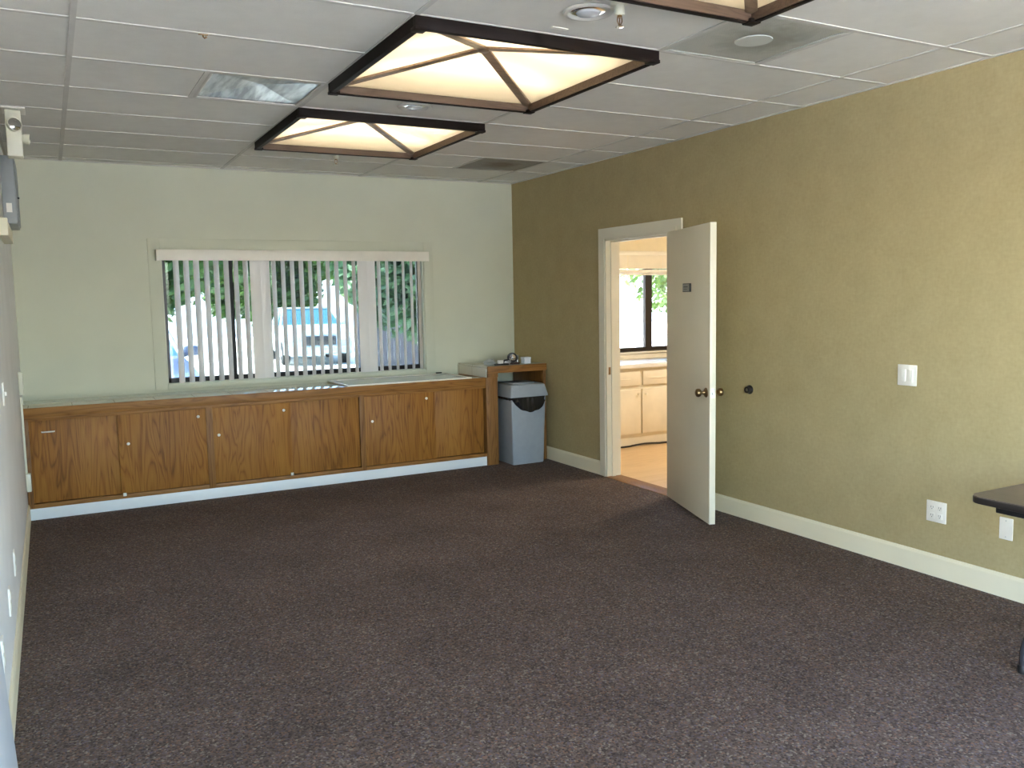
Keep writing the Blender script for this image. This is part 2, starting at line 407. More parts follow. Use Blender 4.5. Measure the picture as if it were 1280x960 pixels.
def tag(o, label, cat, group=None, kind=None):
    o['label'] = label; o['category'] = cat
    if group: o['group'] = group
    if kind: o['kind'] = kind
    return o
def thing(name, label, cat, loc=(0, 0, 0), rz=0.0, group=None, kind=None):
    o = bpy.data.objects.new(name, None); COL.objects.link(o)
    o.empty_display_size = 0.1
    o.location = loc; o.rotation_euler = (0, 0, rz)
    return tag(o, label, cat, group, kind)
def dup(root, loc, label):
    r = root.copy(); COL.objects.link(r); r.location = loc; r['label'] = label
    for ch in list(root.children):
        c = ch.copy(); COL.objects.link(c); c.parent = r
        for g in list(ch.children):
            e = g.copy(); COL.objects.link(e); e.parent = c
    return r
def struct(name, mb, m, smooth=False, label=None, cat=None):
    o = mb.build(name, m, None, smooth); o['kind'] = 'structure'
    if label: o['label'] = label
    if cat: o['category'] = cat
    return o

# ------------------------------------------------------------------ camera
cam_d = bpy.data.cameras.new('camera'); cam = bpy.data.objects.new('camera', cam_d); COL.objects.link(cam)
cam_d.sensor_fit = 'HORIZONTAL'; cam_d.sensor_width = 36; cam_d.lens = 1071.469 / 1280 * 36; cam_d.clip_start = 0.02; cam_d.clip_end = 300
yaw, pitch, roll = 0.493049, -0.100301, -0.018854
f = Vector((math.sin(yaw) * math.cos(pitch), math.cos(yaw) * math.cos(pitch), math.sin(pitch)))
r = Vector((math.cos(yaw), -math.sin(yaw), 0)); u = r.cross(f)
rr = math.cos(roll) * r + math.sin(roll) * u; uu = -math.sin(roll) * r + math.cos(roll) * u
cam.matrix_world = Matrix(((rr.x, uu.x, -f.x, -4.19593), (rr.y, uu.y, -f.y, -7.74086), (rr.z, uu.z, -f.z, 1.564585), (0, 0, 0, 1)))
SC.camera = cam

# ------------------------------------------------------------------ room shell
TOPZ = 3.1
WT = 0.14
struct('floor', MB().box(LX - WT, 0.0, SOUTH - 0.14, 0.14, -0.15, 0.0), M['carpet'], label='dark brown speckled loop carpet covering the whole room', cat='floor')

# window opening in the back wall
WX0, WX1, WZ0, WZ1 = -3.345, -0.985, 0.885, 1.995
KX0, KX1, KZ0, KZ1 = 0.62, 2.95, 0.94, 1.99
def wall_y(name, m, x0, x1, y0, y1, z0, z1, hole=None, **k):
    b = MB()
    if hole:
        hx0, hx1, hz0, hz1 = hole
        b.box(x0, hx0, y0, y1, z0, z1).box(hx1, x1, y0, y1, z0, z1).box(hx0, hx1, y0, y1, z0, hz0).box(hx0, hx1, y0, y1, hz1, z1)
    else: b.box(x0, x1, y0, y1, z0, z1)
    return struct(name, b, m, **k)
wall_y('wall_back', M['cream_wall'], LX - WT, 0.0, 0.0, 0.14, 0, TOPZ, (WX0, WX1, WZ0, WZ1), label='cream painted wall holding the wide window', cat='wall')
# right wall with the doorway and, behind the camera, an added window
DY0, DY1, DZ = -2.575, -1.655, 2.045
RWY0, RWY1, RWZ0, RWZ1 = -9.35, -6.75, 0.30, 2.5
b = MB()
b.box(0, 0.12, DY1, 0.0, 0, TOPZ).box(0, 0.12, DY0, DY1, DZ, TOPZ).box(0, 0.12, RWY1, DY0, 0, TOPZ)
b.box(0, 0.12, RWY0, RWY1, 0, RWZ0).box(0, 0.12, RWY0, RWY1, RWZ1, TOPZ).box(0, 0.12, SOUTH, RWY0, 0, TOPZ)
struct('wall_right', b, M['wallpaper'], label='long wall in olive tan woven wallpaper', cat='wall')
# left wall with an added window behind the camera
LWY0, LWY1, LWZ0, LWZ1 = -9.4, -7.15, 0.80, 2.5
b = MB()
b.box(LX - WT, LX, LWY1, 0, 0, TOPZ).box(LX - WT, LX, SOUTH, LWY0, 0, TOPZ).box(LX - WT, LX, LWY0, LWY1, 0, LWZ0).box(LX - WT, LX, LWY0, LWY1, LWZ1, TOPZ)
struct('wall_left', b, M['left_wall'], label='pale cream wall along the left edge', cat='wall')
# wall behind the camera with a wide window
SWX0, SWX1, SWZ0, SWZ1 = -4.36, -0.06, 0.06, 2.62
wall_y('wall_front', M['cream_wall'], LX - WT, 0.12, SOUTH - 0.14, SOUTH, 0, TOPZ, (SWX0, SWX1, SWZ0, SWZ1), label='cream wall behind the viewer with a wide window', cat='wall')

# ceiling : tiles with holes for the recessed fixtures
B0 = GX + T4; C0 = GX + 2 * T4; D0 = GX + 3 * T4
cells = []
def hole(x0, x1, k0, k1): cells.append((x0, x1, GY(k0), GY(k1)))
FIX = [0, 3, -3, -6]
for k in FIX: hole(B0, C0, k - 1, k + 1)
hole(B0 - T2, B0, 1, 2); hole(C0, C0 + T2, -2, -1); hole(C0 + T2, D0, 4, 5)
xs = sorted({LX, 0.0, *[c[0] for c in cells], *[c[1] for c in cells]}); ys = sorted({SOUTH, 0.0, *[c[2] for c in cells], *[c[3] for c in cells]})
xs = [v for i, v in enumerate(xs) if i == 0 or v - xs[i - 1] > 1e-4]; ys = [v for i, v in enumerate(ys) if i == 0 or v - ys[i - 1] > 1e-4]
b = MB()
for x0, x1 in zip(xs, xs[1:]):
    for y0, y1 in zip(ys, ys[1:]):
        mx, my = (x0 + x1) / 2, (y0 + y1) / 2
        if any(c[0] < mx < c[1] and c[2] < my < c[3] for c in cells): continue
        b.box(x0, x1, y0, y1, H, H + 0.016)
struct('ceiling', b, M['ceil'], label='suspended ceiling of pale grey tiles', cat='ceiling')
# grid bars
def in_cell(x, y, e=0.005): return any(c[0] + e < x < c[1] - e and c[2] + e < y < c[3] - e for c in cells)
b = MB(); hw = 0.012
xl = [GX + i * T4 for i in range(4)]
for x in xl: 
    b.box(x - hw, x + hw, SOUTH, 0, H - 0.004, H + 0.0005)
kmin = -9
for k in range(kmin, 7):
    y = GY(k); segs = []
    edges = [LX] + xl + [0.0]
    for x0, x1 in zip(edges, edges[1:]):
        if in_cell((x0 + x1) / 2, y): continue
        b.box(x0 + hw, x1 - hw if x1 < 0 else x1, y - hw, y + hw, H - 0.004, H + 0.0005)
for x, k0 in ((B0 - T2, 1), (C0 + T2, -2), (C0 + T2, 4)):
    b.box(x - hw, x + hw, GY(k0) + hw, GY(k0 + 1) - hw, H - 0.004, H + 0.0005)
struct('trim_1', b, M['tile_bar'], label='thin metal grid bars between the ceiling tiles', cat='ceiling grid')
b = MB()
b.box(LX, LX + 0.02, SOUTH, 0, H - 0.006, H).box(-0.02, 0, SOUTH, 0, H - 0.006, H).box(LX + 0.02, -0.02, -0.02, 0, H - 0.006, H)
struct('trim_2', b, M['tile_bar'], label='metal edge angle around the ceiling', cat='ceiling trim')
struct('roof', MB().box(LX - 0.6, 4.4, SOUTH - 0.8, 1.05, TOPZ, TOPZ + 0.2), M['roof'])  # unseen slab added to stop sky leaks; overhang sized to keep sun out

# baseboards
def base_prof(flip=1): return [(0, 0), (0.013, 0), (0.013, 0.105), (0.007, 0.122), (0, 0.122)]
b = MB()
for y0, y1 in ((-0.0, DY1 + 0.087), (DY0 - 0.087, SOUTH)):
    b.prism([(-x, z) for x, z in base_prof()], y1 - y0, 'Y', off=y0)
struct('baseboard_right', b, M['trim'], label='cream baseboard along the olive wall', cat='baseboard')
b = MB()
for y0, y1 in ((-0.632, SOUTH),):
    b.prism([(LX + x, z) for x, z in base_prof()], y1 - y0, 'Y', off=y0)
struct('baseboard_left', b, M['trim'], label='cream baseboard along the left wall', cat='baseboard')

# ------------------------------------------------------------------ window_1 (back wall)
w1 = thing('window_1', 'wide aluminium framed window above the tiled counter', 'window', ((WX0 + WX1) / 2, 0.06, WZ0), kind='structure')
b = MB()
cw = 0.095
b.box(WX0 - cw, WX0, -0.016, -0.0, 0.846, WZ1 + 0.115, 0.003).box(WX1, WX1 + cw, -0.016, -0.0, 0.846, WZ1 + 0.115, 0.003).box(WX0, WX1, -0.016, -0.0, WZ1, WZ1 + 0.115, 0.003)
b.box(WX0, WX1, -0.016, -0.0, 0.846, WZ0, 0.003)
b.box(WX0, WX0 + 0.012, 0.0, 0.13, WZ0, WZ1).box(WX1 - 0.012, WX1, 0.0, 0.13, WZ0, WZ1).box(WX0, WX1, 0, 0.13, WZ1 - 0.01, WZ1).box(WX0, WX1, 0.0, 0.13, WZ0 - 0.001, WZ0 + 0.01)
b.build('window_casing', M['cream_wall'], w1)
b = MB(); fy0, fy1 = 0.07, 0.105
fx0, fx1 = WX0 + 0.012, WX1 - 0.012; fz0, fz1 = WZ0 + 0.01, WZ1 - 0.01
b.box(fx0, fx0 + 0.03, fy0, fy1, fz0, fz1).box(fx1 - 0.03, fx1, fy0, fy1, fz0, fz1)
b.box(fx0, fx1, fy0, fy1, fz0, fz0 + 0.04).box(fx0, fx1, fy0, fy1, fz1 - 0.035, fz1)
b.box(-2.80, -2.755, fy0 - 0.01, fy1, fz0 + 0.03, fz1 - 0.03)
b.box(-1.60, -1.555, fy0 - 0.01, fy1, fz0 + 0.03, fz1 - 0.03)
b.build('window_frame', M['dark_metal'], w1, smooth=False)
for x0, x1 in ((fx0 + 0.025, -2.795), (-2.76, -1.595), (-1.56, fx1 - 0.025)):
    MB().box(x0, x1, 0.086, 0.090, fz0 + 0.035, fz1 - 0.03).build('window_pane', M['tinted_glass'], w1, smooth=False)

# ------------------------------------------------------------------ vertical blind
vb = thing('vertical_blind', 'white vertical vane blind hanging across the wide window, vanes partly open', 'blind', ((WX0 + WX1) / 2, -0.05, WZ1))
MB().box(-3.385, -0.965, -0.105, -0.092, 1.925, 2.01, 0.003).box(-3.385, -3.373, -0.095, -0.017, 1.925, 2.01, 0.003).box(-0.977, -0.965, -0.095, -0.017, 1.925, 2.01, 0.003).box(-3.385, -0.965, -0.105, -0.017, 2.008, 2.016, 0.003).build('valance', M['valance'], vb)
MB().box(-3.37, -0.98, -0.068, -0.028, 1.965, 2.003, 0.004).build('head_rail', M['white_plastic'], vb)
FLAT = (8, 9, 20, 21)
for i in range(28):
    x = -3.232 + 0.0808 * i; cy = -0.048
    th = math.radians(39) if i not in FLAT else math.radians(96 if i in (8, 20) else 100)
    if i in FLAT: cy = -0.052 if i in (8, 20) else -0.044
    jig = random.uniform(-0.045, 0.045)
    th += jig
    dx, dy = math.sin(th), math.cos(th)
    bb = MB(); hwid = 0.0445; t = 0.0012; n = 6
    loop = []
    for j in range(n + 1):
        s = -1 + 2 * j / n; bow = 0.004 * (1 - s * s)
        loop.append((x + dx * hwid * s - dy * bow, cy + dy * hwid * s + dx * bow))
    back = [(px + dy * t, py - dx * t) for px, py in loop][::-1]
    poly = loop + back
    bb.hull_loft([[(px, py, 0.898) for px, py in poly], [(px, py, 1.955) for px, py in poly]])
    s = bb.build('vane', M['blind'], vb)
    MB().box(x - 0.004, x + 0.004, cy - 0.004, cy + 0.004, 1.953, 1.972).build('vane_clip', M['white_plastic'], s, smooth=False)

# ------------------------------------------------------------------ long low cabinet under the window
YF = -0.625
cb = thing('base_cabinet', 'long low oak cabinet with six sliding doors beneath the window', 'cabinet', (-2.5, -0.33, 0.0))
XL, XR = LX + 0.003, -0.53
b = MB()
b.box(XL, -0.652, YF, -0.61, 0.708 + 0.024, 0.757, 0.002).build('top_rail', M['oak_x'], cb)
MB().box(XL, -0.652, YF, -0.585, 0.085, 0.118, 0.002).build('bottom_rail', M['oak_x'], cb)
for x0, x1 in ((XL, -4.375), (-3.145, -3.092), (-1.876, -1.830)): MB().box(x0, x1, YF - 0.001, -0.585, 0.085, 0.745, 0.002).build('stile', M['oak_frame'], cb)
b = MB()
b.box(XL, -0.652, -0.57, -0.02, 0.09, 0.10).box(XL, -0.652, -0.03, -0.02, 0.10, 0.75).box(XL, -0.652, -0.58, -0.02, 0.74, 0.75)
b.box(XL, XL + 0.015, -0.58, -0.02, 0.1, 0.75)
b.build('carcass', M['dark_metal'], cb, smooth=False)
MB().box(XL, -0.652, YF + 0.002, -0.60, 0.0, 0.086, 0.002).build('toe_kick', M['kick'], cb)
doors = [(-4.377, -3.755, 0), (-3.785, -3.143, 1), (-3.094, -2.47, 1), (-2.49, -1.874, 0), (-1.832, -1.165, 1), (-1.195, -0.668, 0)]
knobs = {0: [], 1: [(-3.719, 0.507), (-3.202, 0.674)], 2: [(-3.052, 0.513), (-2.528, 0.672)], 3: [], 4: [(-1.765, 0.513), (-1.251, 0.679)], 5: []}
for i, (x0, x1, fr) in enumerate(doors):
    y0 = -0.618 if fr else -0.600
    d = MB().box(x0, x1, y0, y0 + 0.015, 0.122, 0.735, 0.001).build('sliding_door', M['oak'], cb)
    for kx, kz in knobs[i]:
        MB().lathe([(0.006, 0), (0.006, 0.004), (0.011, 0.008), (0.012, 0.013), (0.008, 0.017), (0, 0.018)], (kx, y0, kz), 'Y', 14, None).build('knob', M['white_plastic'], d) if False else \
        MB().lathe([(0.006, 0), (0.006, -0.004), (0.011, -0.008), (0.012, -0.013), (0.008, -0.017), (0, -0.018)], (kx, y0, kz), 'Y', 14).build('knob', M['white_plastic'], d)
    if i == 0:
        bb = MB(); bb.tube([(-4.293, y0 - 0.001, 0.646), (-4.293, y0 - 0.018, 0.646), (-4.211, y0 - 0.018, 0.646), (-4.211, y0 - 0.001, 0.646)], 0.005, 8)
        bb.build('bar_pull', M['white_plastic'], d)
for kx, kz in ((-3.765, 0.117), (-2.48, 0.13)):
    MB().box(kx - 0.012, kx + 0.012, -0.634, -0.624, kz - 0.012, kz + 0.012, 0.002).build('door_guide', M['white_plastic'], cb)

# counter top
ct = thing('countertop', 'cream tiled countertop with an oak front edge under the window', 'countertop', (-2.5, -0.33, 0.757))
MB().box(XL, -0.652, -0.609, -0.0165, 0.757, 0.826, 0.003).build('tile_surface', M['tile'], ct)
MB().box(XL, -0.653, YF - 0.004, -0.609, 0.757, 0.829, 0.003).build('front_edge', M['oak_x'], ct)

# raised end over the bin
re_ = thing('raised_counter', 'raised oak and tile counter end bridging over the grey bin', 'counter', (-0.3, -0.33, 0.0))
MB().box(-0.645, -0.006, -0.632, -0.004, 0.915, 0.932, 0.003).build('tile_top', M['tile'], re_)
MB().box(-0.651, -0.640, -0.630, -0.004, 0.8295, 0.9145, 0.002).build('tile_side', M['tile'], re_)
MB().box(-0.640, -0.004, -0.652, -0.632, 0.866, 0.932, 0.003).build('front_edge', M['oak_x'], re_)
MB().box(-0.6505, -0.53, -0.634, -0.02, 0.0, 0.829, 0.003).box(-0.640, -0.53, -0.648, -0.02, 0.829, 0.866, 0.003).build('left_post', M['oak_frame'], re_)
MB().box(-0.042, -0.014, -0.648, -0.04, 0.0, 0.866, 0.003).build('right_post', M['oak_frame'], re_)
MB().box(-0.53, -0.042, -0.63, -0.02, 0.890, 0.915).build('deck', M['oak_frame'], re_, smooth=False)

# white framed panel lying on the counter
pn = thing('framed_panel', 'white framed glossy panel lying flat on the right half of the counter', 'panel', (-1.38, -0.33, 0.829))
b = MB(); px0, px1, py0, py1 = -1.975, -0.79, -0.625, -0.035
b.box(px0, px1, py0, py0 + 0.022, 0.8295, 0.841, 0.002).box(px0, px1, py1 - 0.022, py1, 0.8295, 0.841, 0.002)
b.box(px0, px0 + 0.022, py0 + 0.022, py1 - 0.022, 0.8295, 0.841, 0.002).box(px1 - 0.022, px1, py0 + 0.022, py1 - 0.022, 0.8295, 0.841, 0.002)
b.build('panel_frame', M['white_plastic'], pn)
MB().box(px0 + 0.02, px1 - 0.02, py0 + 0.02, py1 - 0.02, 0.830, 0.837).build('glossy_sheet', M['mesh_white'], pn, smooth=False)
MB().box(-0.90, -0.84, -0.052, -0.036, 0.8411, 0.853, 0.003).build('corner_clip', M['black_plastic'], pn)

# ------------------------------------------------------------------ bin
bn = thing('trash_bin', 'slim grey plastic bin with a black liner under the raised counter', 'bin', (-0.28, -0.60, 0.0))
def rrect(x0, x1, y0, y1, r, z, n=4):
    out = []
    for cx, cy, a0 in ((x1 - r, y0 + r, -PI / 2), (x1 - r, y1 - r, 0), (x0 + r, y1 - r, PI / 2), (x0 + r, y0 + r, PI)):
        for i in range(n + 1):
            a = a0 + PI / 2 * i / n; out.append((cx + r * math.cos(a), cy + r * math.sin(a), z))
    return out
bx0, bx1, by0, by1 = -0.448, -0.115, -0.765, -0.40
b = MB(); g = 0.02
b.hull_loft([rrect(bx0 + 0.006, bx1 - 0.006, by0 + 0.006, by1 - 0.006, 0.012, 0.0), rrect(bx0, bx1, by0, by1, 0.014, 0.012),
             rrect(bx0 - g, bx1 + g, by0 - g, by1 + g, 0.018, 0.655)])
b.build('body', M['grey_plastic'], bn)
b = MB(); q = 0.033
b.hull_loft([rrect(bx0 - q - 0.004, bx1 + q + 0.004, by0 - q - 0.004, by1 + q + 0.004, 0.014, 0.640), rrect(bx0 - q - 0.004, bx1 + q + 0.004, by0 - q - 0.004, by1 + q + 0.004, 0.014, 0.655),
             rrect(bx0 - q + 0.018, bx1 + q - 0.018, by0 - q + 0.018, by1 + q - 0.018, 0.02, 0.748), rrect(bx0 - q + 0.03, bx1 + q - 0.03, by0 - q + 0.03, by1 + q - 0.03, 0.025, 0.757)])
b.build('lid', M['grey_plastic'], bn)
# swing flap on top of the lid
MB().box(bx0 + 0.05, bx1 - 0.05, by0 + 0.07, by1 - 0.07, 0.755, 0.766, 0.004).build('swing_flap', M['grey_plastic'], bn)
# liner: crumpled skirt below the lid
b = MB(); loops = []
import math as _m
NL = 120
def ring(off, zf, amp, ph):
    base = []
    w = bx1 - bx0; dpt = by1 - by0
    for i in range(NL):
        t = i / NL * (2 * w + 2 * dpt)
        if t < w: p = (bx0 + t, by0, 0, -1)
        elif t < w + dpt: p = (bx1, by0 + t - w, 1, 0)
        elif t < 2 * w + dpt: p = (bx1 - (t - w - dpt), by1, 0, 1)
        else: p = (bx0, by1 - (t - 2 * w - dpt), -1, 0)
        o = off + amp * _m.sin(i * 0.9 + ph) * _m.sin(i * 0.53 + 2 * ph)
        base.append((p[0] + p[2] * o, p[1] + p[3] * o, zf(i, p)))
    return base
def drop(i, p):
    s = min(1, max(0, (p[0] - bx0) / (bx1 - bx0)))
    if p[3] == -1: return 0.60 - 0.095 * max(0, _m.sin(PI * s ** 1.1)) ** 0.6 - 0.02 * s + 0.004 * _m.sin(i * 0.7)
    if p[2] == 1: return 0.575 + 0.004 * _m.sin(i * 0.7)
    if p[2] == -1: return 0.612
    return 0.605
b.hull_loft([ring(g + 0.004, lambda i, p: 0.65, 0.001, 0), ring(g + 0.012, lambda i, p: 0.635, 0.005, 0.4), ring(g + 0.014, lambda i, p: 0.635 + (drop(i, p) - 0.635) * 0.35, 0.009, 1.1),
             ring(g + 0.012, lambda i, p: 0.635 + (drop(i, p) - 0.635) * 0.7, 0.009, 2.3), ring(g + 0.004, drop, 0.006, 3.0), ring(g - 0.006, lambda i, p: drop(i, p) + 0.006, 0.0, 3.0)], cap=False)
b.build('bin_liner', M['black_bag'], bn)

# ------------------------------------------------------------------ small things on the raised counter
ZT = 0.9325
def lump(seedv, c, rx, ry, rz, rough=0.25, sub=3):
    rnd = random.Random(seedv); t = bmesh.new()
    bmesh.ops.create_icosphere(t, subdivisions=sub, radius=1)
    ph = [(Vector((rnd.uniform(-1, 1), rnd.uniform(-1, 1), rnd.uniform(-1, 1))) * 5, rnd.uniform(0, 6)) for _ in range(6)]
    for v in t.verts:
        k = 1 + rough * sum(math.sin(v.co.dot(d) + p) for d, p in ph) / 6 * 2
        v.co = v.co * k
        v.co.z = max(v.co.z, -0.8)
    b = MB(); b._add(t, Matrix.Translation(c) @ Matrix.Diagonal((rx, ry, rz, 1))); return b
tag(lump(3, (-0.548, -0.50, ZT + 0.026), 0.062, 0.045, 0.031).build('plastic_bag', M['clear_plastic']), 'crumpled clear plastic lump at the left end of the raised counter', 'plastic bag')
gd = thing('desk_gadget', 'low black gadget with a pale top beside the crumpled clear plastic', 'gadget', (-0.46, -0.57, ZT))
b = MB(); b.prism([(-0.535, -0.600), (-0.39, -0.605), (-0.378, -0.56), (-0.41, -0.535), (-0.52, -0.545)], 0.014, 'Z', 0.004, off=ZT); b.build('base', M['black_plastic'], gd)
b = MB(); b.prism([(-0.495, -0.585), (-0.435, -0.585), (-0.43, -0.55), (-0.49, -0.55)], 0.034, 'Z', 0.008, off=ZT + 0.013); b.build('top_cover', M['white_plastic'], gd)
b = MB(); b.tube([(-0.435, -0.57, ZT + 0.02), (-0.42, -0.57, ZT + 0.042), (-0.385, -0.57, ZT + 0.046)], 0.008, 8); b.build('arm', M['black_plastic'], gd)
ck = thing('round_gadget', 'round silver and black clock-like gadget in the middle of the raised counter', 'gadget', (-0.31, -0.52, ZT))
mt = Matrix.Translation((-0.315, -0.53, ZT + 0.062)) @ Matrix.Rotation(math.radians(-14), 4, 'Z') @ Matrix.Rotation(math.radians(90 + 12), 4, 'X')
b = MB(); b.lathe([(0.030, -0.02), (0.046, -0.016), (0.050, 0.0), (0.046, 0.014), (0.036, 0.016), (0.034, 0.010), (0, 0.010)], (0, 0, 0), 'Z', 28, mt); b.build('casing', M['black_plastic'], ck)
b = MB(); b.lathe([(0.034, 0.009), (0.034, 0.013), (0.026, 0.014), (0, 0.017)], (0, 0, 0), 'Z', 24, mt); b.lathe([(0.012, 0.014), (0.012, 0.022), (0, 0.024)], (0.004, -0.004, 0), 'Z', 14, mt); b.build('face', M['chrome'], ck)
b = MB(); b.box(-0.335, -0.255, -0.575, -0.50, ZT, ZT + 0.018, 0.005); b.build('foot', M['red_brown'], ck)
b = MB(); b.tube([(-0.275, -0.54, ZT + 0.016), (-0.262, -0.54, ZT + 0.055), (-0.268, -0.535, ZT + 0.08)], 0.007, 8); b.build('lever', M['black_plastic'], ck)
b = MB(); pts = []
for i in range(46):
    a = i * 0.62; rad = 0.030 + 0.012 * math.sin(i * 0.37)
    pts.append((-0.385 + rad * math.cos(a), -0.555 + 0.5 * rad * math.sin(a), ZT + 0.006 + 0.0007 * i))
b.tube(pts, 0.004, 6)
tag(b.build('coiled_cord', M['steel']), 'small coil of silver grey cord beside the round gadget', 'cord')
bx = thing('small_box', 'small white box at the right end of the raised counter', 'box', (-0.17, -0.53, ZT))
MB().box(-0.205, -0.135, -0.575, -0.505, ZT, ZT + 0.055, 0.003).build('box_body', M['box_card'], bx)
MB().box(-0.208, -0.132, -0.578, -0.502, ZT + 0.042, ZT + 0.062, 0.003).build('box_lid', M['box_card'], bx)
b = MB(); b.lathe([(0.016, 0), (0.018, 0.002), (0.018, 0.06), (0.015, 0.066), (0.015, 0.078), (0, 0.079)], (-0.222, -0.46, ZT), 'Z', 18)
tag(b.build('small_canister', M['steel']), 'slim pale canister standing behind the small white box', 'canister')

# ------------------------------------------------------------------ door_1 : doorway and open leaf in the right wall
dr = thing('door_1', 'open cream door leaf and its white doorway in the olive wall', 'door', (0.0, DY0, 0.0), kind='structure')
b = MB(); cwid = 0.087
for s, x0, x1 in ((0, -0.016, -0.0),):
    b.prism([(DY1, 0), (DY1 + cwid, 0), (DY1 + cwid, DZ + cwid), (DY0 - cwid, DZ + cwid), (DY0 - cwid, 0), (DY0, 0), (DY0, DZ), (DY1, DZ)], 0.016, 'X', off=-0.016)
    b.prism([(DY1, 0), (DY1 + 0.03, 0), (DY1 + 0.03, DZ + 0.03), (DY0 - 0.03, DZ + 0.03), (DY0 - 0.03, 0), (DY0, 0), (DY0, DZ), (DY1, DZ)], 0.005, 'X', off=-0.0205)
b.build('door_casing', M['casing'], dr)
b = MB()
b.box(-0.012, 0.13, DY1 - 0.018, DY1, 0, DZ).box(-0.012, 0.13, DY0, DY0 + 0.018, 0, DZ).box(-0.012, 0.13, DY0, DY1, DZ - 0.018, DZ)
b.box(0.035, 0.07, DY1 - 0.030, DY1 - 0.018, 0, DZ - 0.018).box(0.035, 0.07, DY0 + 0.018, DY0 + 0.030, 0, DZ - 0.018).box(0.035, 0.07, DY0, DY1, DZ - 0.03, DZ - 0.018)
b.build('door_jamb', M['casing'], dr, smooth=False)
MB().box(0.008, 0.030, DY1 - 0.0195, DY1 - 0.0175, 0.89, 0.955).build('strike_plate', M['brass'], dr, smooth=False)
MB().box(-0.03, 0.13, DY0 + 0.018, DY1 - 0.018, 0.0, 0.004, 0.001).build('threshold', M['oak_frame'], dr)
# leaf: local frame, x along the leaf from the hinge, y through its thickness (0 = face seen)
A = Vector((-0.062, -2.551, 0)); Bp = Vector((-0.352, -3.366, 0)); LW = (Bp - A).length
ang = math.atan2((Bp - A).y, (Bp - A).x)
ML = Matrix.Translation((A.x, A.y, 0)) @ Matrix.Rotation(ang, 4, 'Z')
th = 0.043                                                        # +y of the leaf frame points to the olive wall
leaf = MB().box(0, LW, 0, th, 0.012, 2.032, 0.002, ML).build('door_leaf', M['door_paint'], dr)
def knob(side):
    y0 = 0.0 if side < 0 else th
    m = ML @ Matrix.Translation((LW - 0.062, y0, 0.905)) @ Matrix.Rotation(PI / 2 if side < 0 else -PI / 2, 4, 'X')
    b = MB(); b.lathe([(0.033, 0), (0.033, 0.004), (0.028, 0.010), (0.014, 0.013), (0.011, 0.030), (0.016, 0.036), (0.026, 0.044), (0.029, 0.056), (0.026, 0.068), (0.014, 0.075), (0, 0.076)], (0, 0, 0), 'Z', 24, m)
    b.build('door_knob', M['brass'], leaf)
knob(-1); knob(1)
MB().box(LW - 0.0005, LW + 0.0015, 0.009, th - 0.009, 0.875, 0.935, 0, ML).box(LW, LW + 0.011, 0.016, th - 0.016, 0.895, 0.915, 0, ML).build('latch_plate', M['steel'], leaf, smooth=False)
for z in (0.22, 1.02, 1.82):
    b = MB(); b.lathe([(0.007, -0.045), (0.007, 0.045)], (-0.022, DY0 + 0.006, z), 'Z', 10); b.build('hinge', M['brass'], dr)
b = MB()
b.box(0.375, 0.520, -0.012, 0, 1.582, 1.642, 0.003, ML)
b.mi = 1; b.box(0.380, 0.508, -0.0128, -0.0115, 1.587, 1.637, 0, ML)
b.mi = 2; b.box(0.402, 0.482, -0.0134, -0.0127, 1.614, 1.622, 0, ML).box(0.405, 0.470, -0.0134, -0.0127, 1.600, 1.604, 0, ML)
b.build('door_sign', [M['black_plastic'], M['sign_face'], M['sign_ink']], leaf, smooth=False)

# wall door stop
b = MB(); b.lathe([(0.031, 0), (0.031, -0.006), (0.024, -0.014), (0.022, -0.032), (0.013, -0.032), (0.012, -0.024), (0, -0.024)], (0, -3.372, 0.908), 'X', 24)
ds = thing('door_stop', 'round dark rubber door stop on the olive wall beside the open door', 'door stop', (0, -3.372, 0.908))
b.build('rubber_ring', M['dark_metal'], ds)
b = MB(); b.lathe([(0.011, -0.0235), (0.010, -0.029), (0, -0.030)], (0, -3.372, 0.908), 'X', 16); b.build('centre_screw', M['steel'], ds)

# ------------------------------------------------------------------ wall plates
def plate_right(name, label, cat, y0, y1, z0, z1):
    t = thing(name, label, cat, (0, (y0 + y1) / 2, (z0 + z1) / 2))
    MB().box(-0.007, -0.0002, y0, y1, z0, z1, 0.003).build('cover_plate', M['white_plastic'], t); return t
t = plate_right('light_switch', 'white double rocker light switch on the olive wall', 'light switch', -4.655, -4.535, 1.035, 1.152)
for yc in (-4.572, -4.618): MB().box(-0.011, -0.006, yc - 0.0165, yc + 0.0165, 1.060, 1.127, 0.002).build('rocker', M['white_plastic'], t)
t = plate_right('wall_outlet', 'white four-socket outlet low on the olive wall', 'outlet', -4.858, -4.740, 0.302, 0.418)
for yc in (-4.776, -4.822):
    for zc in (0.382, 0.338):
        k = MB(); k.box(-0.0095, -0.006, yc - 0.015, yc + 0.015, zc - 0.014, zc + 0.014, 0.002); s = k.build('socket', M['white_plastic'], t)
        MB().box(-0.0102, -0.0090, yc - 0.007, yc - 0.005, zc - 0.002, zc + 0.008).box(-0.0102, -0.0090, yc + 0.005, yc + 0.007, zc - 0.002, zc + 0.008).box(-0.0102, -0.0090, yc - 0.002, yc + 0.002, zc - 0.010, zc - 0.006).build('socket_slot', M['black_plastic'], s, smooth=False)
t = plate_right('blank_outlet_plate', 'white blank cover plate low on the olive wall beneath the table edge', 'wall plate', -5.222, -5.152, 0.299, 0.412)
for zc in (0.314, 0.397): MB().lathe([(0.0035, 0), (0.003, -0.0015), (0, -0.002)], (-0.007, -5.187, zc), 'X', 10).build('plate_screw', M['steel'], t)

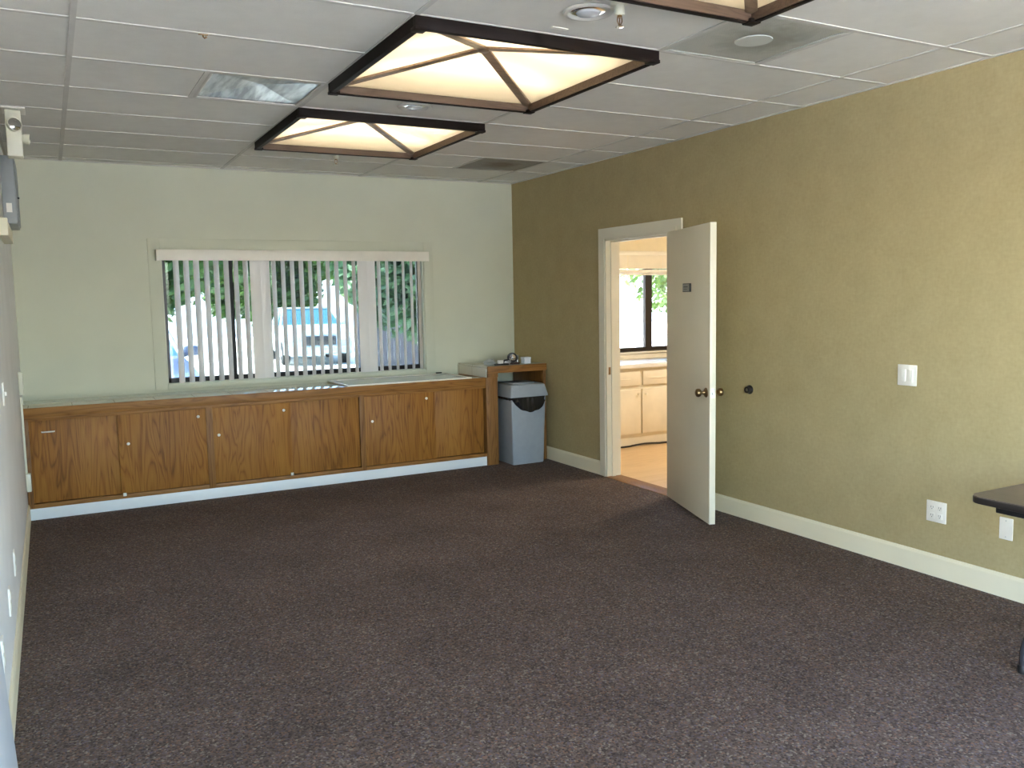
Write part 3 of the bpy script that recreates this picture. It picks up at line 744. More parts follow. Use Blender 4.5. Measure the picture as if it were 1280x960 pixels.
def plate_left(name, label, cat, y0, y1, z0, z1, d=0.008):
    t = thing(name, label, cat, (LX, (y0 + y1) / 2, (z0 + z1) / 2))
    MB().box(LX + 0.0002, LX + d, y0, y1, z0, z1, 0.002).build('cover_plate', M['white_plastic'], t); return t
t = plate_left('light_switch', 'white toggle switch plate on the left wall near the cabinet', 'light switch', -2.95, -2.87, 1.09, 1.20)
MB().box(LX + 0.007, LX + 0.017, -2.915, -2.905, 1.135, 1.155, 0.001).build('toggle', M['white_plastic'], t)
for y0, nm in ((-3.12, 'outlet low on the left wall, farthest of the three towards the cabinet'), (-3.72, 'outlet low on the left wall, middle of the three'), (-4.34, 'outlet low on the left wall, nearest of the three, beside the leaning board')):
    t = plate_left('wall_outlet', 'white ' + nm, 'outlet', y0 - 0.035, y0 + 0.035, 0.30, 0.415)
    for zc in (0.335, 0.38): MB().box(LX + 0.007, LX + 0.010, y0 - 0.015, y0 + 0.015, zc - 0.014, zc + 0.014, 0.001).build('socket', M['cream_plastic'], t)

# surface raceway at the left end of the cabinet
rw = thing('cable_raceway', 'cream surface cable raceway running down the left wall past the cabinet end', 'raceway', (LX, -0.66, 0.25))
MB().box(LX + 0.001, LX + 0.016, -0.672, -0.652, 0.36, 0.92, 0.002).build('channel', M['cream_plastic'], rw)
MB().box(LX + 0.001, LX + 0.034, -0.715, -0.648, 0.232, 0.362, 0.004).build('junction_box', M['cream_plastic'], rw)
MB().box(LX + 0.001, LX + 0.030, -0.70, -0.636, 0.935, 1.10, 0.004).build('switch_box', M['cream_plastic'], rw)

# ------------------------------------------------------------------ left wall door, grey box, emergency light, leaning board
lg_ = thing('wall_raceway_box', 'short cream trunking box high on the left wall in front of the grey metal box', 'trunking box', (LX, -1.8, 2.0))
MB().box(LX + 0.001, LX + 0.052, -2.2, -1.35, 1.965, 2.048, 0.003).build('box_body', M['trim'], lg_)
MB().box(LX + 0.001, LX + 0.055, -2.205, -2.17, 1.960, 2.056, 0.003).build('end_cap', M['trim'], lg_)
gb = thing('wall_box', 'grey metal box mounted high on the left wall beyond the door casing', 'metal box', (LX, -0.85, 2.13))
MB().box(LX + 0.001, LX + 0.082, -1.10, -0.55, 2.115, 2.56, 0.006).build('box_body', M['grey_metal'], gb)
MB().box(LX + 0.0825, LX + 0.088, -1.085, -0.565, 2.13, 2.545, 0.002).build('front_cover', M['grey_metal'], gb)
MB().box(LX + 0.022, LX + 0.055, -1.1016, -1.0995, 2.19, 2.25, 0.0).build('small_label', M['white_plastic'], gb, smooth=False)
MB().lathe([(0.006, 0), (0.006, 0.012), (0, 0.013)], (LX + 0.088, -1.04, 2.29), 'X', 10).build('latch', M['black_plastic'], gb)

el = thing('emergency_light', 'cream emergency light unit with two lamp heads hanging from the ceiling beside the left wall', 'emergency light', (-4.30, -1.88, H))
MB().box(-4.358, -4.238, -1.98, -1.78, H - 0.012, H - 0.004, 0.002).build('ceiling_plate', M['white_plastic'], el)
MB().box(-4.343, -4.263, -1.93, -1.82, H - 0.275, H - 0.012, 0.006).build('housing', M['cream_plastic'], el)
def lamp(c, d, r):
    mtx = Matrix.Translation(c) @ d
    b = MB(); b.lathe([(0.4 * r, -0.02), (0.85 * r, 0.0), (r, 0.028), (0.92 * r, 0.03), (0.9 * r, 0.024)], (0, 0, 0), 'Z', 22, mtx); h = b.build('lamp_head', M['cream_plastic'], el)
    b = MB(); b.lathe([(0.88 * r, 0.026), (0.6 * r, 0.034), (0, 0.038)], (0, 0, 0), 'Z', 22, mtx); b.build('lens', M['chrome'], h)
lamp((-4.306, -1.94, H - 0.105), Matrix.Rotation(math.radians(78), 4, 'X') @ Matrix.Rotation(math.radians(22), 4, 'Y'), 0.040)
lamp((-4.257, -1.875, H - 0.165), Matrix.Rotation(math.radians(95), 4, 'Y'), 0.032)

lb = thing('leaning_board', 'pale grey board leaning against the left wall at the bottom corner', 'board', (-4.34, -5.55, 0))
an = math.atan2(0.012, 0.34)
mt = Matrix.Translation((-4.325, -5.2, 0.0)) @ Matrix.Rotation(-math.atan(0.052), 4, 'Y')
MB().box(-0.024, 0.0, -0.75, 0.0, 0.0, 1.02, 0.003, mt).build('board_panel', M['leaning'], lb)
MB().box(-0.026, 0.002, -0.752, 0.002, 1.0, 1.03, 0.002, mt).build('edge_strip', M['grey_metal'], lb)

# ------------------------------------------------------------------ ceiling fixtures
def fixture(k, label):
    cx, cy = B0 + T2, GY(k)
    t = thing('ceiling_light', label, 'ceiling light', (cx, cy, H), 0, 'square pyramid ceiling lights')
    a = T2 + 0.004; w = 0.028; zb = -0.056
    bb = MB()
    bb.box(-a, a, -a, -a + w, zb, 0.03, 0.002).box(-a, a, a - w, a, zb, 0.03, 0.002)
    bb.box(-a, -a + w, -a + w, a - w, zb, 0.03, 0.002).box(a - w, a, -a + w, a - w, zb, 0.03, 0.002)
    rim = bb.build('rim', M['frame_wood'], t, local=True)
    for sx in (-1, 1):
        for sy in (-1, 1):
            bb = MB(); bb.box(sx * (a - 0.05), sx * (a + 0.003), sy * (a - 0.05), sy * (a + 0.003), zb - 0.004, zb + 0.012, 0.002)
            bb.build('corner_cap', M['frame_wood'], rim, local=True)
    i = a - w; zc, za = -0.012, 0.100
    bb = MB(); e_ = 0.006
    bb.box(-i, i, -i, -i + e_, zb + 0.004, zc).box(-i, i, i - e_, i, zb + 0.004, zc).box(-i, -i + e_, -i, i, zb + 0.004, zc).box(i - e_, i, -i, i, zb + 0.004, zc)
    bb.build('inner_rim', M['rim_lit'], t, local=True, smooth=False)
    P = [(-i, -i, zc), (i, -i, zc), (i, i, zc), (-i, i, zc)]; ap = (0, 0, za)
    for q in range(4):
        p0, p1 = P[q], P[(q + 1) % 4]
        bb = MB(); bb.quad(p0, p1, ap); bb.build('diffuser', M['diffuser'], t, local=True, smooth=False)
    for q in range(4):
        p = Vector(P[q]); e = Vector(ap); d = (e - p); L_ = d.length; d.normalize()
        side = d.cross(Vector((0, 0, 1))).normalized(); up = side.cross(d)
        m = Matrix(((d.x, side.x, up.x, p.x), (d.y, side.y, up.y, p.y), (d.z, side.z, up.z, p.z), (0, 0, 0, 1)))
        bb = MB(); bb.box(0, L_ - 0.005, -0.025, 0.025, -0.014, -0.001, 0.002, m); bb.build('rib', M['rib_wood'], t, local=True)
    bb = MB(); bb.lathe([(0.030, za - 0.004), (0.030, za - 0.022), (0.022, za - 0.026), (0, za - 0.027)], (0, 0, 0), 'Z', 16); bb.build('apex_boss', M['rib_wood'], t, local=True)
    bb = MB(); bb.box(-a, a, -a, -a + 0.01, 0.03, 0.25).box(-a, a, a - 0.01, a, 0.03, 0.25).box(-a, -a + 0.01, -a, a, 0.03, 0.25).box(a - 0.01, a, -a, a, 0.03, 0.25).box(-a, a, -a, a, 0.24, 0.25)
    bb.build('light_housing', M['housing'], t, local=True, smooth=False)
    for yy in (-0.22, 0.22):
        bb = MB(); bb.tube([(-0.54, yy, 0.16), (0.54, yy, 0.16)], 0.016, 10); bb.build('fluorescent_tube', M['tube'], t, local=True)
    return t
f0 = fixture(0, 'largest full square ceiling light with dark wood rim and crossing ribs, whole in view')
dup(f0, (B0 + T2, GY(3), H), 'farther square ceiling light with dark wood rim, nearest the window wall')
dup(f0, (B0 + T2, GY(-3), H), 'square ceiling light at the top edge with only its dark wood corner showing')
dup(f0, (B0 + T2, GY(-6), H), 'added unseen square ceiling light with dark wood rim behind the viewer')  # out of view, put in as extra light for the room

# recessed round downlights
def downlight(y, label):
    t = thing('downlight', label, 'downlight', (-2.2075, y, H), 0, 'round recessed downlights')
    b = MB(); b.lathe([(0.075, 0.0), (0.098, -0.002), (0.104, -0.006), (0.098, -0.013), (0.084, -0.014), (0.072, -0.006)], (0, 0, 0), 'Z', 36); b.build('trim_ring', M['tile_bar'], t, local=True)
    b = MB(); b.lathe([(0.078, -0.004), (0.060, -0.009), (0.050, -0.010)], (0, 0, 0), 'Z', 32); b.build('reflector', M['chrome'], t, local=True)
    b = MB(); b.lathe([(0.052, -0.008), (0.045, -0.016), (0.028, -0.021), (0, -0.023)], (0, 0, 0), 'Z', 28); b.build('lens', M['lamp_glass'], t, local=True)
    return t
dl = downlight(-4.748, 'round recessed downlight at the top of the view beside the near sprinkler')
dup(dl, (-2.2075, -2.885, H), 'small round recessed downlight between the two square lights')

def sprinkler(x, y, label):
    t = thing('sprinkler', label, 'sprinkler', (x, y, H), 0, 'ceiling sprinklers')
    b = MB(); b.lathe([(0.036, -0.0005), (0.034, -0.006), (0.020, -0.010), (0.020, -0.045), (0.017, -0.048), (0, -0.048)], (0, 0, 0), 'Z', 20); b.build('cup', M['cream_plastic'], t, local=True)
    b = MB(); b.lathe([(0.010, -0.047), (0.010, -0.056), (0, -0.056)], (0, 0, 0), 'Z', 12); b.tube([(-0.010, 0, -0.054), (-0.011, 0, -0.07), (-0.002, 0, -0.088)], 0.0025, 6); b.tube([(0.010, 0, -0.054), (0.011, 0, -0.07), (0.002, 0, -0.088)], 0.0025, 6)
    b.tube([(0, 0, -0.055), (0, 0, -0.088)], 0.0025, 6)
    b.build('frame_arms', M['brass'], t, local=True)
    b = MB(); b.lathe([(0.004, -0.086), (0.017, -0.090), (0.017, -0.0925), (0, -0.094)], (0, 0, 0), 'Z', 18); b.build('deflector', M['chrome'], t, local=True)
    return t
sp = sprinkler(-2.145, -4.875, 'cream and brass sprinkler head hanging beside the near downlight')
dup(sp, (-2.155, -1.13, H), 'small sprinkler head hanging between the far square light and the window wall')

tag(MB().box(-2.235, -2.155, -4.515, -4.495, H - 0.004, H - 0.0002, 0.001).build('ceiling_clip', M['white_plastic']), 'small white strip stuck on the ceiling beside the largest square light', 'ceiling clip')
b = MB(); b.tube([(-3.54, GY(0), H - 0.004), (-3.54, GY(0), H - 0.014), (-3.535, GY(0), H - 0.020), (-3.525, GY(0), H - 0.014)], 0.004, 8)
b.box(-3.56, -3.52, GY(0) - 0.006, GY(0) + 0.006, H - 0.008, H - 0.0045, 0.001)
tag(b.build('ceiling_hook', M['brass']), 'tiny brass hook clipped to a ceiling grid bar', 'hook')

# vents
def vent_base(name, label, cat, x0, k0):
    return thing(name, label, cat, (x0 + T2 / 2, GY(k0) + T2 / 2, H))
a = T2 / 2 - 0.010
def vent_ring(t, m, z=-0.003):
    w = 0.022
    MB().box(-a, a, -a, -a + w, z, 0.008, 0.001).box(-a, a, a - w, a, z, 0.008, 0.001).box(-a, -a + w, -a + w, a - w, z, 0.008, 0.001).box(a - w, a, -a + w, a - w, z, 0.008, 0.001).build('vent_frame', m, t, local=True)
    MB().box(-a, a, -a, a, 0.09, 0.10).box(-a, -a + 0.008, -a, a, 0.008, 0.09).box(a - 0.008, a, -a, a, 0.008, 0.09).box(-a, a, -a, -a + 0.008, 0.008, 0.09).box(-a, a, a - 0.008, a, 0.008, 0.09).build('vent_box', M['black_void'], t, local=True, smooth=False)
v1 = vent_base('ceiling_vent', 'shiny silver square ceiling vent left of the square lights', 'vent', B0 - T2, 1)
vent_ring(v1, M['tile_bar'])
i = a - 0.02
ap = (0.02, -0.02, 0.030)
b = MB()
for (p, q) in (((-i, -i), (i, -i)), ((i, -i), (i, i)), ((i, i), (-i, i)), ((-i, i), (-i, -i))):
    n = 8
    for s in range(n):
        # shallow curved facets that dish towards the middle
        def pt(u_, s_): 
            x = p[0] + (q[0] - p[0]) * u_; y = p[1] + (q[1] - p[1]) * u_
            w = s_ / n; z = 0.004 + 0.026 * w
            return (x + (ap[0] - x) * w, y + (ap[1] - y) * w, z)
        for u_ in range(8):
            if s == n - 1: b.quad(pt(u_ / 8, s), pt((u_ + 1) / 8, s), ap)
            else: b.quad(pt(u_ / 8, s), pt((u_ + 1) / 8, s), pt((u_ + 1) / 8, s + 1), pt(u_ / 8, s + 1))
b.build('dished_plate', M['vent_shiny'], v1, local=True)
v2 = vent_base('ceiling_vent', 'dusty grey square ceiling vent with a pale round disc beside the largest square light', 'vent', C0, -2)
vent_ring(v2, M['vent_dusty'])
MB().box(-i, i, -i, i, 0.001, 0.004).build('perforated_plate', M['vent_dusty'], v2, local=True, smooth=False)
b = MB(); b.lathe([(0.085, 0.001), (0.084, -0.003), (0, -0.004)], (0, 0, 0), 'Z', 32); b.build('centre_disc', M['vent_disc'], v2, local=True)
v3 = vent_base('ceiling_vent', 'brown stained square ceiling vent near the far corner', 'vent', C0 + T2, 4)
vent_ring(v3, M['vent_rust'])
MB().box(-i, i, -i, i, 0.001, 0.004).build('perforated_plate', M['vent_rust'], v3, local=True, smooth=False)

# ------------------------------------------------------------------ table at the right edge
tb = thing('folding_table', 'dark folding table with rounded corners at the right edge by the olive wall', 'table', (-0.58, -6.5, 0))
tx0, tx1, ty0, ty1, tz = -0.985, -0.215, -7.45, -5.615, 0.74
def rr2(x0, x1, y0, y1, r, n=6): return [(p[0], p[1]) for p in rrect(x0, x1, y0, y1, r, 0, n)]
MB().prism(rr2(tx0 + 0.003, tx1 - 0.003, ty0 + 0.003, ty1 - 0.003, 0.06), 0.026, 'Z', 0.0, off=tz - 0.0255).build('table_top', M['table_top'], tb)
b = MB(); b.prism(rr2(tx0, tx1, ty0, ty1, 0.062), 0.026, 'Z', 0.004, off=tz - 0.029); b.build('edge_band', M['table_edge'], tb)
MB().box(tx0 + 0.085, tx1 - 0.075, ty0 + 0.08, ty1 - 0.07, tz - 0.072, tz - 0.029, 0.006).build('apron', M['black_plastic'], tb)
for y in (-5.76, -7.2):
    b = MB(); x0, x1 = -0.785, -0.36
    xc = (x0 + x1) / 2
    b.box(xc - 0.03, xc + 0.03, y - 0.015, y + 0.015, 0.15, tz - 0.08, 0.006)
    pts = [(x0, y, 0.03), (x0 + 0.002, y, 0.09), (x0 + 0.018, y, 0.135), (x0 + 0.05, y, 0.16), (x0 + 0.11, y, 0.17), (xc, y, 0.172), (x1 - 0.11, y, 0.17), (x1 - 0.05, y, 0.16), (x1 - 0.018, y, 0.135), (x1 - 0.002, y, 0.09), (x1, y, 0.03)]
    b.tube(pts, 0.02, 14)
    lg = b.build('leg', M['leg_metal'], tb)
    for x in (x0, x1):
        MB().lathe([(0.020, 0.0), (0.025, 0.004), (0.025, 0.028), (0.021, 0.035)], (x, y, 0), 'Z', 16).build('foot', M['black_plastic'], lg)

# ------------------------------------------------------------------ kitchen beyond the doorway
KXE = 3.7; KYS = -4.2
struct('floor_kitchen', MB().box(0.0, KXE, KYS, 0.14, -0.15, 0.0), M['plank'], label='pale wood floor of the kitchen beyond the doorway', cat='floor')
wall_y('wall_kitchen_back', M['kitchen_wall'], 0.0, KXE, 0.0, 0.14, 0, TOPZ, (KX0, KX1, KZ0, KZ1), label='warm yellow kitchen wall around its window', cat='wall')
struct('wall_kitchen_right', MB().box(KXE, KXE + 0.12, KYS, 0.14, 0, TOPZ), M['kitchen_wall'])
struct('wall_kitchen_front', MB().box(0.12, KXE, KYS - 0.12, KYS, 0, TOPZ), M['kitchen_wall'])
struct('ceiling_kitchen', MB().box(0.12, KXE, KYS, 0.0, 2.45, 2.5), M['kitchen_wall'])
struct('trim_3', MB().box(0.12, 0.125, KYS, DY0 - 0.09, 0, 2.45).box(0.12, 0.125, DY1 + 0.09, 0, 0, 2.45).box(0.12, 0.125, DY0 - 0.09, DY1 + 0.09, DZ + 0.09, 2.45), M['kitchen_wall'])
w2 = thing('window_2', 'dark framed kitchen window seen through the doorway', 'window', (1.8, 0.07, KZ0), kind='structure')
b = MB()
b.box(KX0, KX0 + 0.05, 0.06, 0.10, KZ0, KZ1).box(KX1 - 0.05, KX1, 0.06, 0.10, KZ0, KZ1).box(KX0, KX1, 0.06, 0.10, KZ0, KZ0 + 0.045).box(KX0, KX1, 0.06, 0.10, KZ1 - 0.04, KZ1)
b.box(1.71, 1.80, 0.05, 0.10, KZ0 + 0.04, KZ1 - 0.04)
b.build('window_frame', M['dark_metal'], w2, smooth=False)
for x0, x1 in ((KX0 + 0.045, 1.715), (1.795, KX1 - 0.045)): MB().box(x0, x1, 0.078, 0.082, KZ0 + 0.04, KZ1 - 0.035).build('window_pane', M['glass'], w2, smooth=False)
b = MB(); b.box(KX0 - 0.06, KX1 + 0.06, -0.02, 0.0, KZ1, KZ1 + 0.06, 0.003).box(KX0 - 0.06, KX0, -0.02, 0, KZ0, KZ1, 0.003).box(KX1, KX1 + 0.06, -0.02, 0, KZ0, KZ1, 0.003).box(KX0 - 0.06, KX1 + 0.06, -0.04, 0.05, KZ0 - 0.02, KZ0, 0.003)
b.build('window_casing', M['kitchen_cab'], w2)
kb = thing('roller_blind', 'raised cream roller blind at the top of the kitchen window', 'blind', (1.8, -0.04, 1.9))
MB().box(KX0 - 0.03, KX1 + 0.03, -0.07, -0.055, 1.855, 2.00, 0.004).build('valance', M['kitchen_cab'], kb)
for x in (1.38, 1.83): MB().box(x, x + 0.006, -0.0715, -0.0695, 1.856, 1.999).build('valance_seam', M['kitchen_wall'], kb, smooth=False)
b = MB(); b.tube([(KX0 + 0.02, -0.035, 1.825), (KX1 - 0.02, -0.035, 1.825)], 0.022, 14); b.build('rolled_cloth', M['white_plastic'], kb)
MB().box(KX0 + 0.02, KX1 - 0.02, -0.042, -0.030, 1.785, 1.802, 0.002).build('bottom_bar', M['white_plastic'], kb)

kc = thing('kitchen_cabinet', 'cream kitchen base cabinet below the kitchen window', 'cabinet', (1.6, -0.3, 0))
KF = -0.60
MB().box(0.16, KXE - 0.01, KF + 0.02, -0.01, 0.10, 0.82, 0.002).build('carcass', M['kitchen_cab'], kc)
MB().box(0.16, KXE - 0.01, KF + 0.025, -0.01, 0.0, 0.10).build('toe_kick', M['kitchen_cab'], kc, smooth=False)
b = MB(); b.tube([(0.2 + 0.1 * q, KF + 0.004 + 0.007 * math.sin(q * 1.3), 0.011 + (0.012 * max(0, math.sin(q * 0.8)))) for q in range(30)], 0.009, 8)
tag(b.build('floor_cable', M['black_plastic']), 'dark cable lying along the foot of the cream kitchen cabinet', 'cable')
for i in range(-2, 5):
    x0 = 1.165 + 0.46 * i if i < 0 else 1.165 + 0.46 * i
    if x0 < 0.2 or x0 + 0.46 > KXE: continue
    d_ = MB().box(x0 + 0.010, x0 + 0.450, KF, KF + 0.019, 0.135, 0.60, 0.004).build('cabinet_door', M['kitchen_cab'], kc)
    MB().lathe([(0.006, 0), (0.006, -0.008), (0.014, -0.014), (0.013, -0.022), (0, -0.025)], (x0 + (0.41 if i % 2 else 0.05), KF, 0.55), 'Y', 12).build('knob', M['kitchen_cab'], d_)
    d_ = MB().box(x0 + 0.020, x0 + 0.440, KF, KF + 0.019, 0.640, 0.785, 0.004).build('drawer', M['kitchen_cab'], kc)
    MB().box(x0 + 0.14, x0 + 0.32, KF - 0.004, KF, 0.70, 0.712, 0.002).build('drawer_pull', M['kitchen_cab'], d_)
kt = thing('kitchen_counter', 'white kitchen countertop with a raised back ledge', 'countertop', (1.6, -0.3, 0.82))
MB().box(0.15, KXE - 0.005, KF - 0.025, -0.006, 0.8205, 0.862, 0.004).build('counter_slab', M['kitchen_top'], kt)
MB().box(0.15, KXE - 0.005, -0.028, -0.006, 0.862, 0.915, 0.003).build('backsplash', M['kitchen_cab'], kt)
sk = thing('kitchen_sink', 'steel sink set in the white kitchen countertop', 'sink', (1.95, -0.32, 0.862))
b = MB(); b.box(1.62, 2.30, -0.52, -0.49, 0.8625, 0.869, 0.002).box(1.62, 2.30, -0.15, -0.10, 0.8625, 0.869, 0.002).box(1.62, 1.65, -0.49, -0.15, 0.8625, 0.869, 0.002).box(2.27, 2.30, -0.49, -0.15, 0.8625, 0.869, 0.002)
b.build('sink_rim', M['steel'], sk)
MB().box(1.65, 2.27, -0.49, -0.15, 0.8622, 0.8635).build('basin', M['steel'], sk, smooth=False)
kl = thing('kitchen_ceiling_light', 'round warm kitchen ceiling light beyond the doorway', 'ceiling light', (1.8, -1.9, 2.45))
b = MB(); b.lathe([(0.24, -0.0005), (0.24, -0.03), (0.20, -0.03)], (0, 0, 0), 'Z', 32); b.build('light_base', M['white_plastic'], kl, local=True)
b = MB(); b.lathe([(0.20, -0.028), (0.18, -0.07), (0.10, -0.095), (0, -0.10)], (0, 0, 0), 'Z', 32); b.build('light_bowl', M['kitchen_lamp'], kl, local=True)

# ------------------------------------------------------------------ windows behind the camera
w3 = thing('window_3', 'wide window in the wall behind the viewer', 'window', (-2.2, SOUTH - 0.07, SWZ0), kind='structure')
b = MB(); y0, y1 = SOUTH - 0.10, SOUTH - 0.06
b.box(SWX0, SWX0 + 0.05, y0, y1, SWZ0, SWZ1).box(SWX1 - 0.05, SWX1, y0, y1, SWZ0, SWZ1).box(SWX0, SWX1, y0, y1, SWZ0, SWZ0 + 0.05).box(SWX0, SWX1, y0, y1, SWZ1 - 0.05, SWZ1)
for x in (-2.9, -1.55): b.box(x - 0.025, x + 0.025, y0, y1, SWZ0, SWZ1)
b.build('window_frame', M['dark_metal'], w3, smooth=False)
for x0, x1 in ((SWX0 + 0.045, -2.92), (-2.88, -1.57), (-1.53, SWX1 - 0.045)): MB().box(x0, x1, SOUTH - 0.082, SOUTH - 0.078, SWZ0 + 0.045, SWZ1 - 0.045).build('window_pane', M['glass'], w3, smooth=False)
w4 = thing('added_window_4', 'added unseen window in the olive wall behind the viewer', 'window', (0.06, -8.1, RWZ0), kind='structure')  # out of view, added to let more daylight into the room
b = MB(); b.box(0.06, 0.10, RWY0, RWY0 + 0.05, RWZ0, RWZ1).box(0.06, 0.10, RWY1 - 0.05, RWY1, RWZ0, RWZ1).box(0.06, 0.10, RWY0, RWY1, RWZ0, RWZ0 + 0.05).box(0.06, 0.10, RWY0, RWY1, RWZ1 - 0.05, RWZ1).box(0.06, 0.10, -8.13, -8.07, RWZ0, RWZ1)
b.build('window_frame', M['dark_metal'], w4, smooth=False)
for y0, y1 in ((RWY0 + 0.045, -8.125), (-8.075, RWY1 - 0.045)): MB().box(0.078, 0.082, y0, y1, RWZ0 + 0.045, RWZ1 - 0.045).build('window_pane', M['glass'], w4, smooth=False)

w5 = thing('added_window_5', 'added unseen window in the left wall behind the viewer', 'window', (LX - 0.07, -7.7, LWZ0), kind='structure')  # unseen opening added to brighten the right wall and the open door
b = MB(); xa, xb = LX - 0.10, LX - 0.06
b.box(xa, xb, LWY0, LWY0 + 0.05, LWZ0, LWZ1).box(xa, xb, LWY1 - 0.05, LWY1, LWZ0, LWZ1).box(xa, xb, LWY0, LWY1, LWZ0, LWZ0 + 0.05).box(xa, xb, LWY0, LWY1, LWZ1 - 0.05, LWZ1).box(xa, xb, -8.30, -8.25, LWZ0, LWZ1)
b.build('window_frame', M['dark_metal'], w5, smooth=False)
for y0, y1 in ((LWY0 + 0.045, -8.295), (-8.255, LWY1 - 0.045)): MB().box(LX - 0.082, LX - 0.078, y0, y1, LWZ0 + 0.045, LWZ1 - 0.045).build('window_pane', M['glass'], w5, smooth=False)

# ------------------------------------------------------------------ outside
struct('ground', MB().box(-45, 60, -45, 60, -0.35, -0.16), M['concrete'], label='sunlit pale concrete lot outside the windows', cat='ground')
def car(loc, rz, paint, label):
    t = thing('parked_car', label, 'car', loc, rz)
    Lh, W = 4.3, 0.90
    prof = [(-2.15, 0.30), (-2.15, 0.62), (-2.05, 0.88), (-1.75, 0.98), (-0.75, 1.07), (-0.70, 1.08), (1.55, 1.10), (2.05, 1.05), (2.15, 0.72), (2.15, 0.30)]
    b = MB(); t1 = bmesh.new()
    def side(x, ins): return [t1.verts.new((x, p[0] * (1 - ins * 0.02), p[1] - (0.03 if ins else 0))) for p in prof]
    rows = [side(-W, 1), side(-W + 0.10, 0), side(W - 0.10, 0), side(W, 1)]
    n = len(prof)
    for A_, B_ in zip(rows, rows[1:]):
        for i in range(n): t1.faces.new((A_[i], A_[(i + 1) % n], B_[(i + 1) % n], B_[i]))
    t1.faces.new(rows[0][::-1]); t1.faces.new(rows[-1])
    bmesh.ops.recalc_face_normals(t1, faces=list(t1.faces))
    bmesh.ops.bevel(t1, geom=list(t1.edges), offset=0.03, segments=2, affect='EDGES')
    b._add(t1); body = b.build('body', paint, t, local=True)
    lo = [(-W + 0.06, -0.72), (W - 0.06, -0.72), (W - 0.06, 1.6), (-W + 0.06, 1.6)]; hi = [(-W + 0.22, -0.02), (W - 0.22, -0.02), (W - 0.22, 1.15), (-W + 0.22, 1.15)]
    b = MB(); b.hull_loft([[(x, y, 1.06) for x, y in lo], [(x, y, 1.52) for x, y in hi]]); b.build('window_glass', M['car_glass'], t, local=True, smooth=False)
    b = MB(); b.box(-W + 0.20, W - 0.20, -0.06, 1.20, 1.50, 1.56, 0.025)
    for (x0, y0), (x1, y1) in zip(lo, hi): b.tube([(x0, y0, 1.05), (x1, y1, 1.53)], 0.035, 8)
    for s in (-1, 1): b.tube([(s * (W - 0.06), 0.5, 1.06), (s * (W - 0.22), 0.5, 1.53)], 0.03, 8)
    b.build('roof', paint, t, local=True)
    for s in (-1, 1):
        b = MB(); b.box(s * (W - 0.05), s * (W + 0.02), -0.62, -0.58, 1.05, 1.09); b.box(s * (W - 0.01), s * (W + 0.17), -0.64, -0.54, 1.06, 1.19, 0.03); b.build('side_mirror', paint, t, local=True)
        b = MB(); b.box(s * (W - 0.36), s * (W - 0.06), -2.165, -2.08, 0.68, 0.82, 0.03); b.build('head_lamp', M['lamp_glass'], t, local=True)
        for y in (-1.35, 1.35):
            b = MB(); b.lathe([(0.20, -0.10), (0.31, -0.10), (0.33, -0.07), (0.33, 0.07), (0.31, 0.10), (0.20, 0.10)], (s * (W - 0.08), y, 0.33), 'X', 24); w_ = b.build('wheel', M['rubber'], t, local=True)
            b = MB(); b.lathe([(0.0, -0.105), (0.19, -0.095), (0.20, 0.0), (0.19, 0.095), (0, 0.105)], (s * (W - 0.08), y, 0.33), 'X', 20); b.build('hub', M['steel'], w_, local=True)
    b = MB(); b.box(-0.45, 0.45, -2.17, -2.10, 0.55, 0.80, 0.02); b.build('grille', M['black_plastic'], t, local=True)
    b = MB(); b.box(-W + 0.03, W - 0.03, -2.23, -2.05, 0.32, 0.52, 0.05); b.build('bumper', paint, t, local=True)
    return t
car((-3.58, 4.55, -0.16), 0.0, M['car_paint'], 'pale car parked nose-in outside the left pane of the window')
car((2.45, 17.2, -0.16), -0.12, M['car_paint_b'], 'silver blue car parked across the lot outside the window')

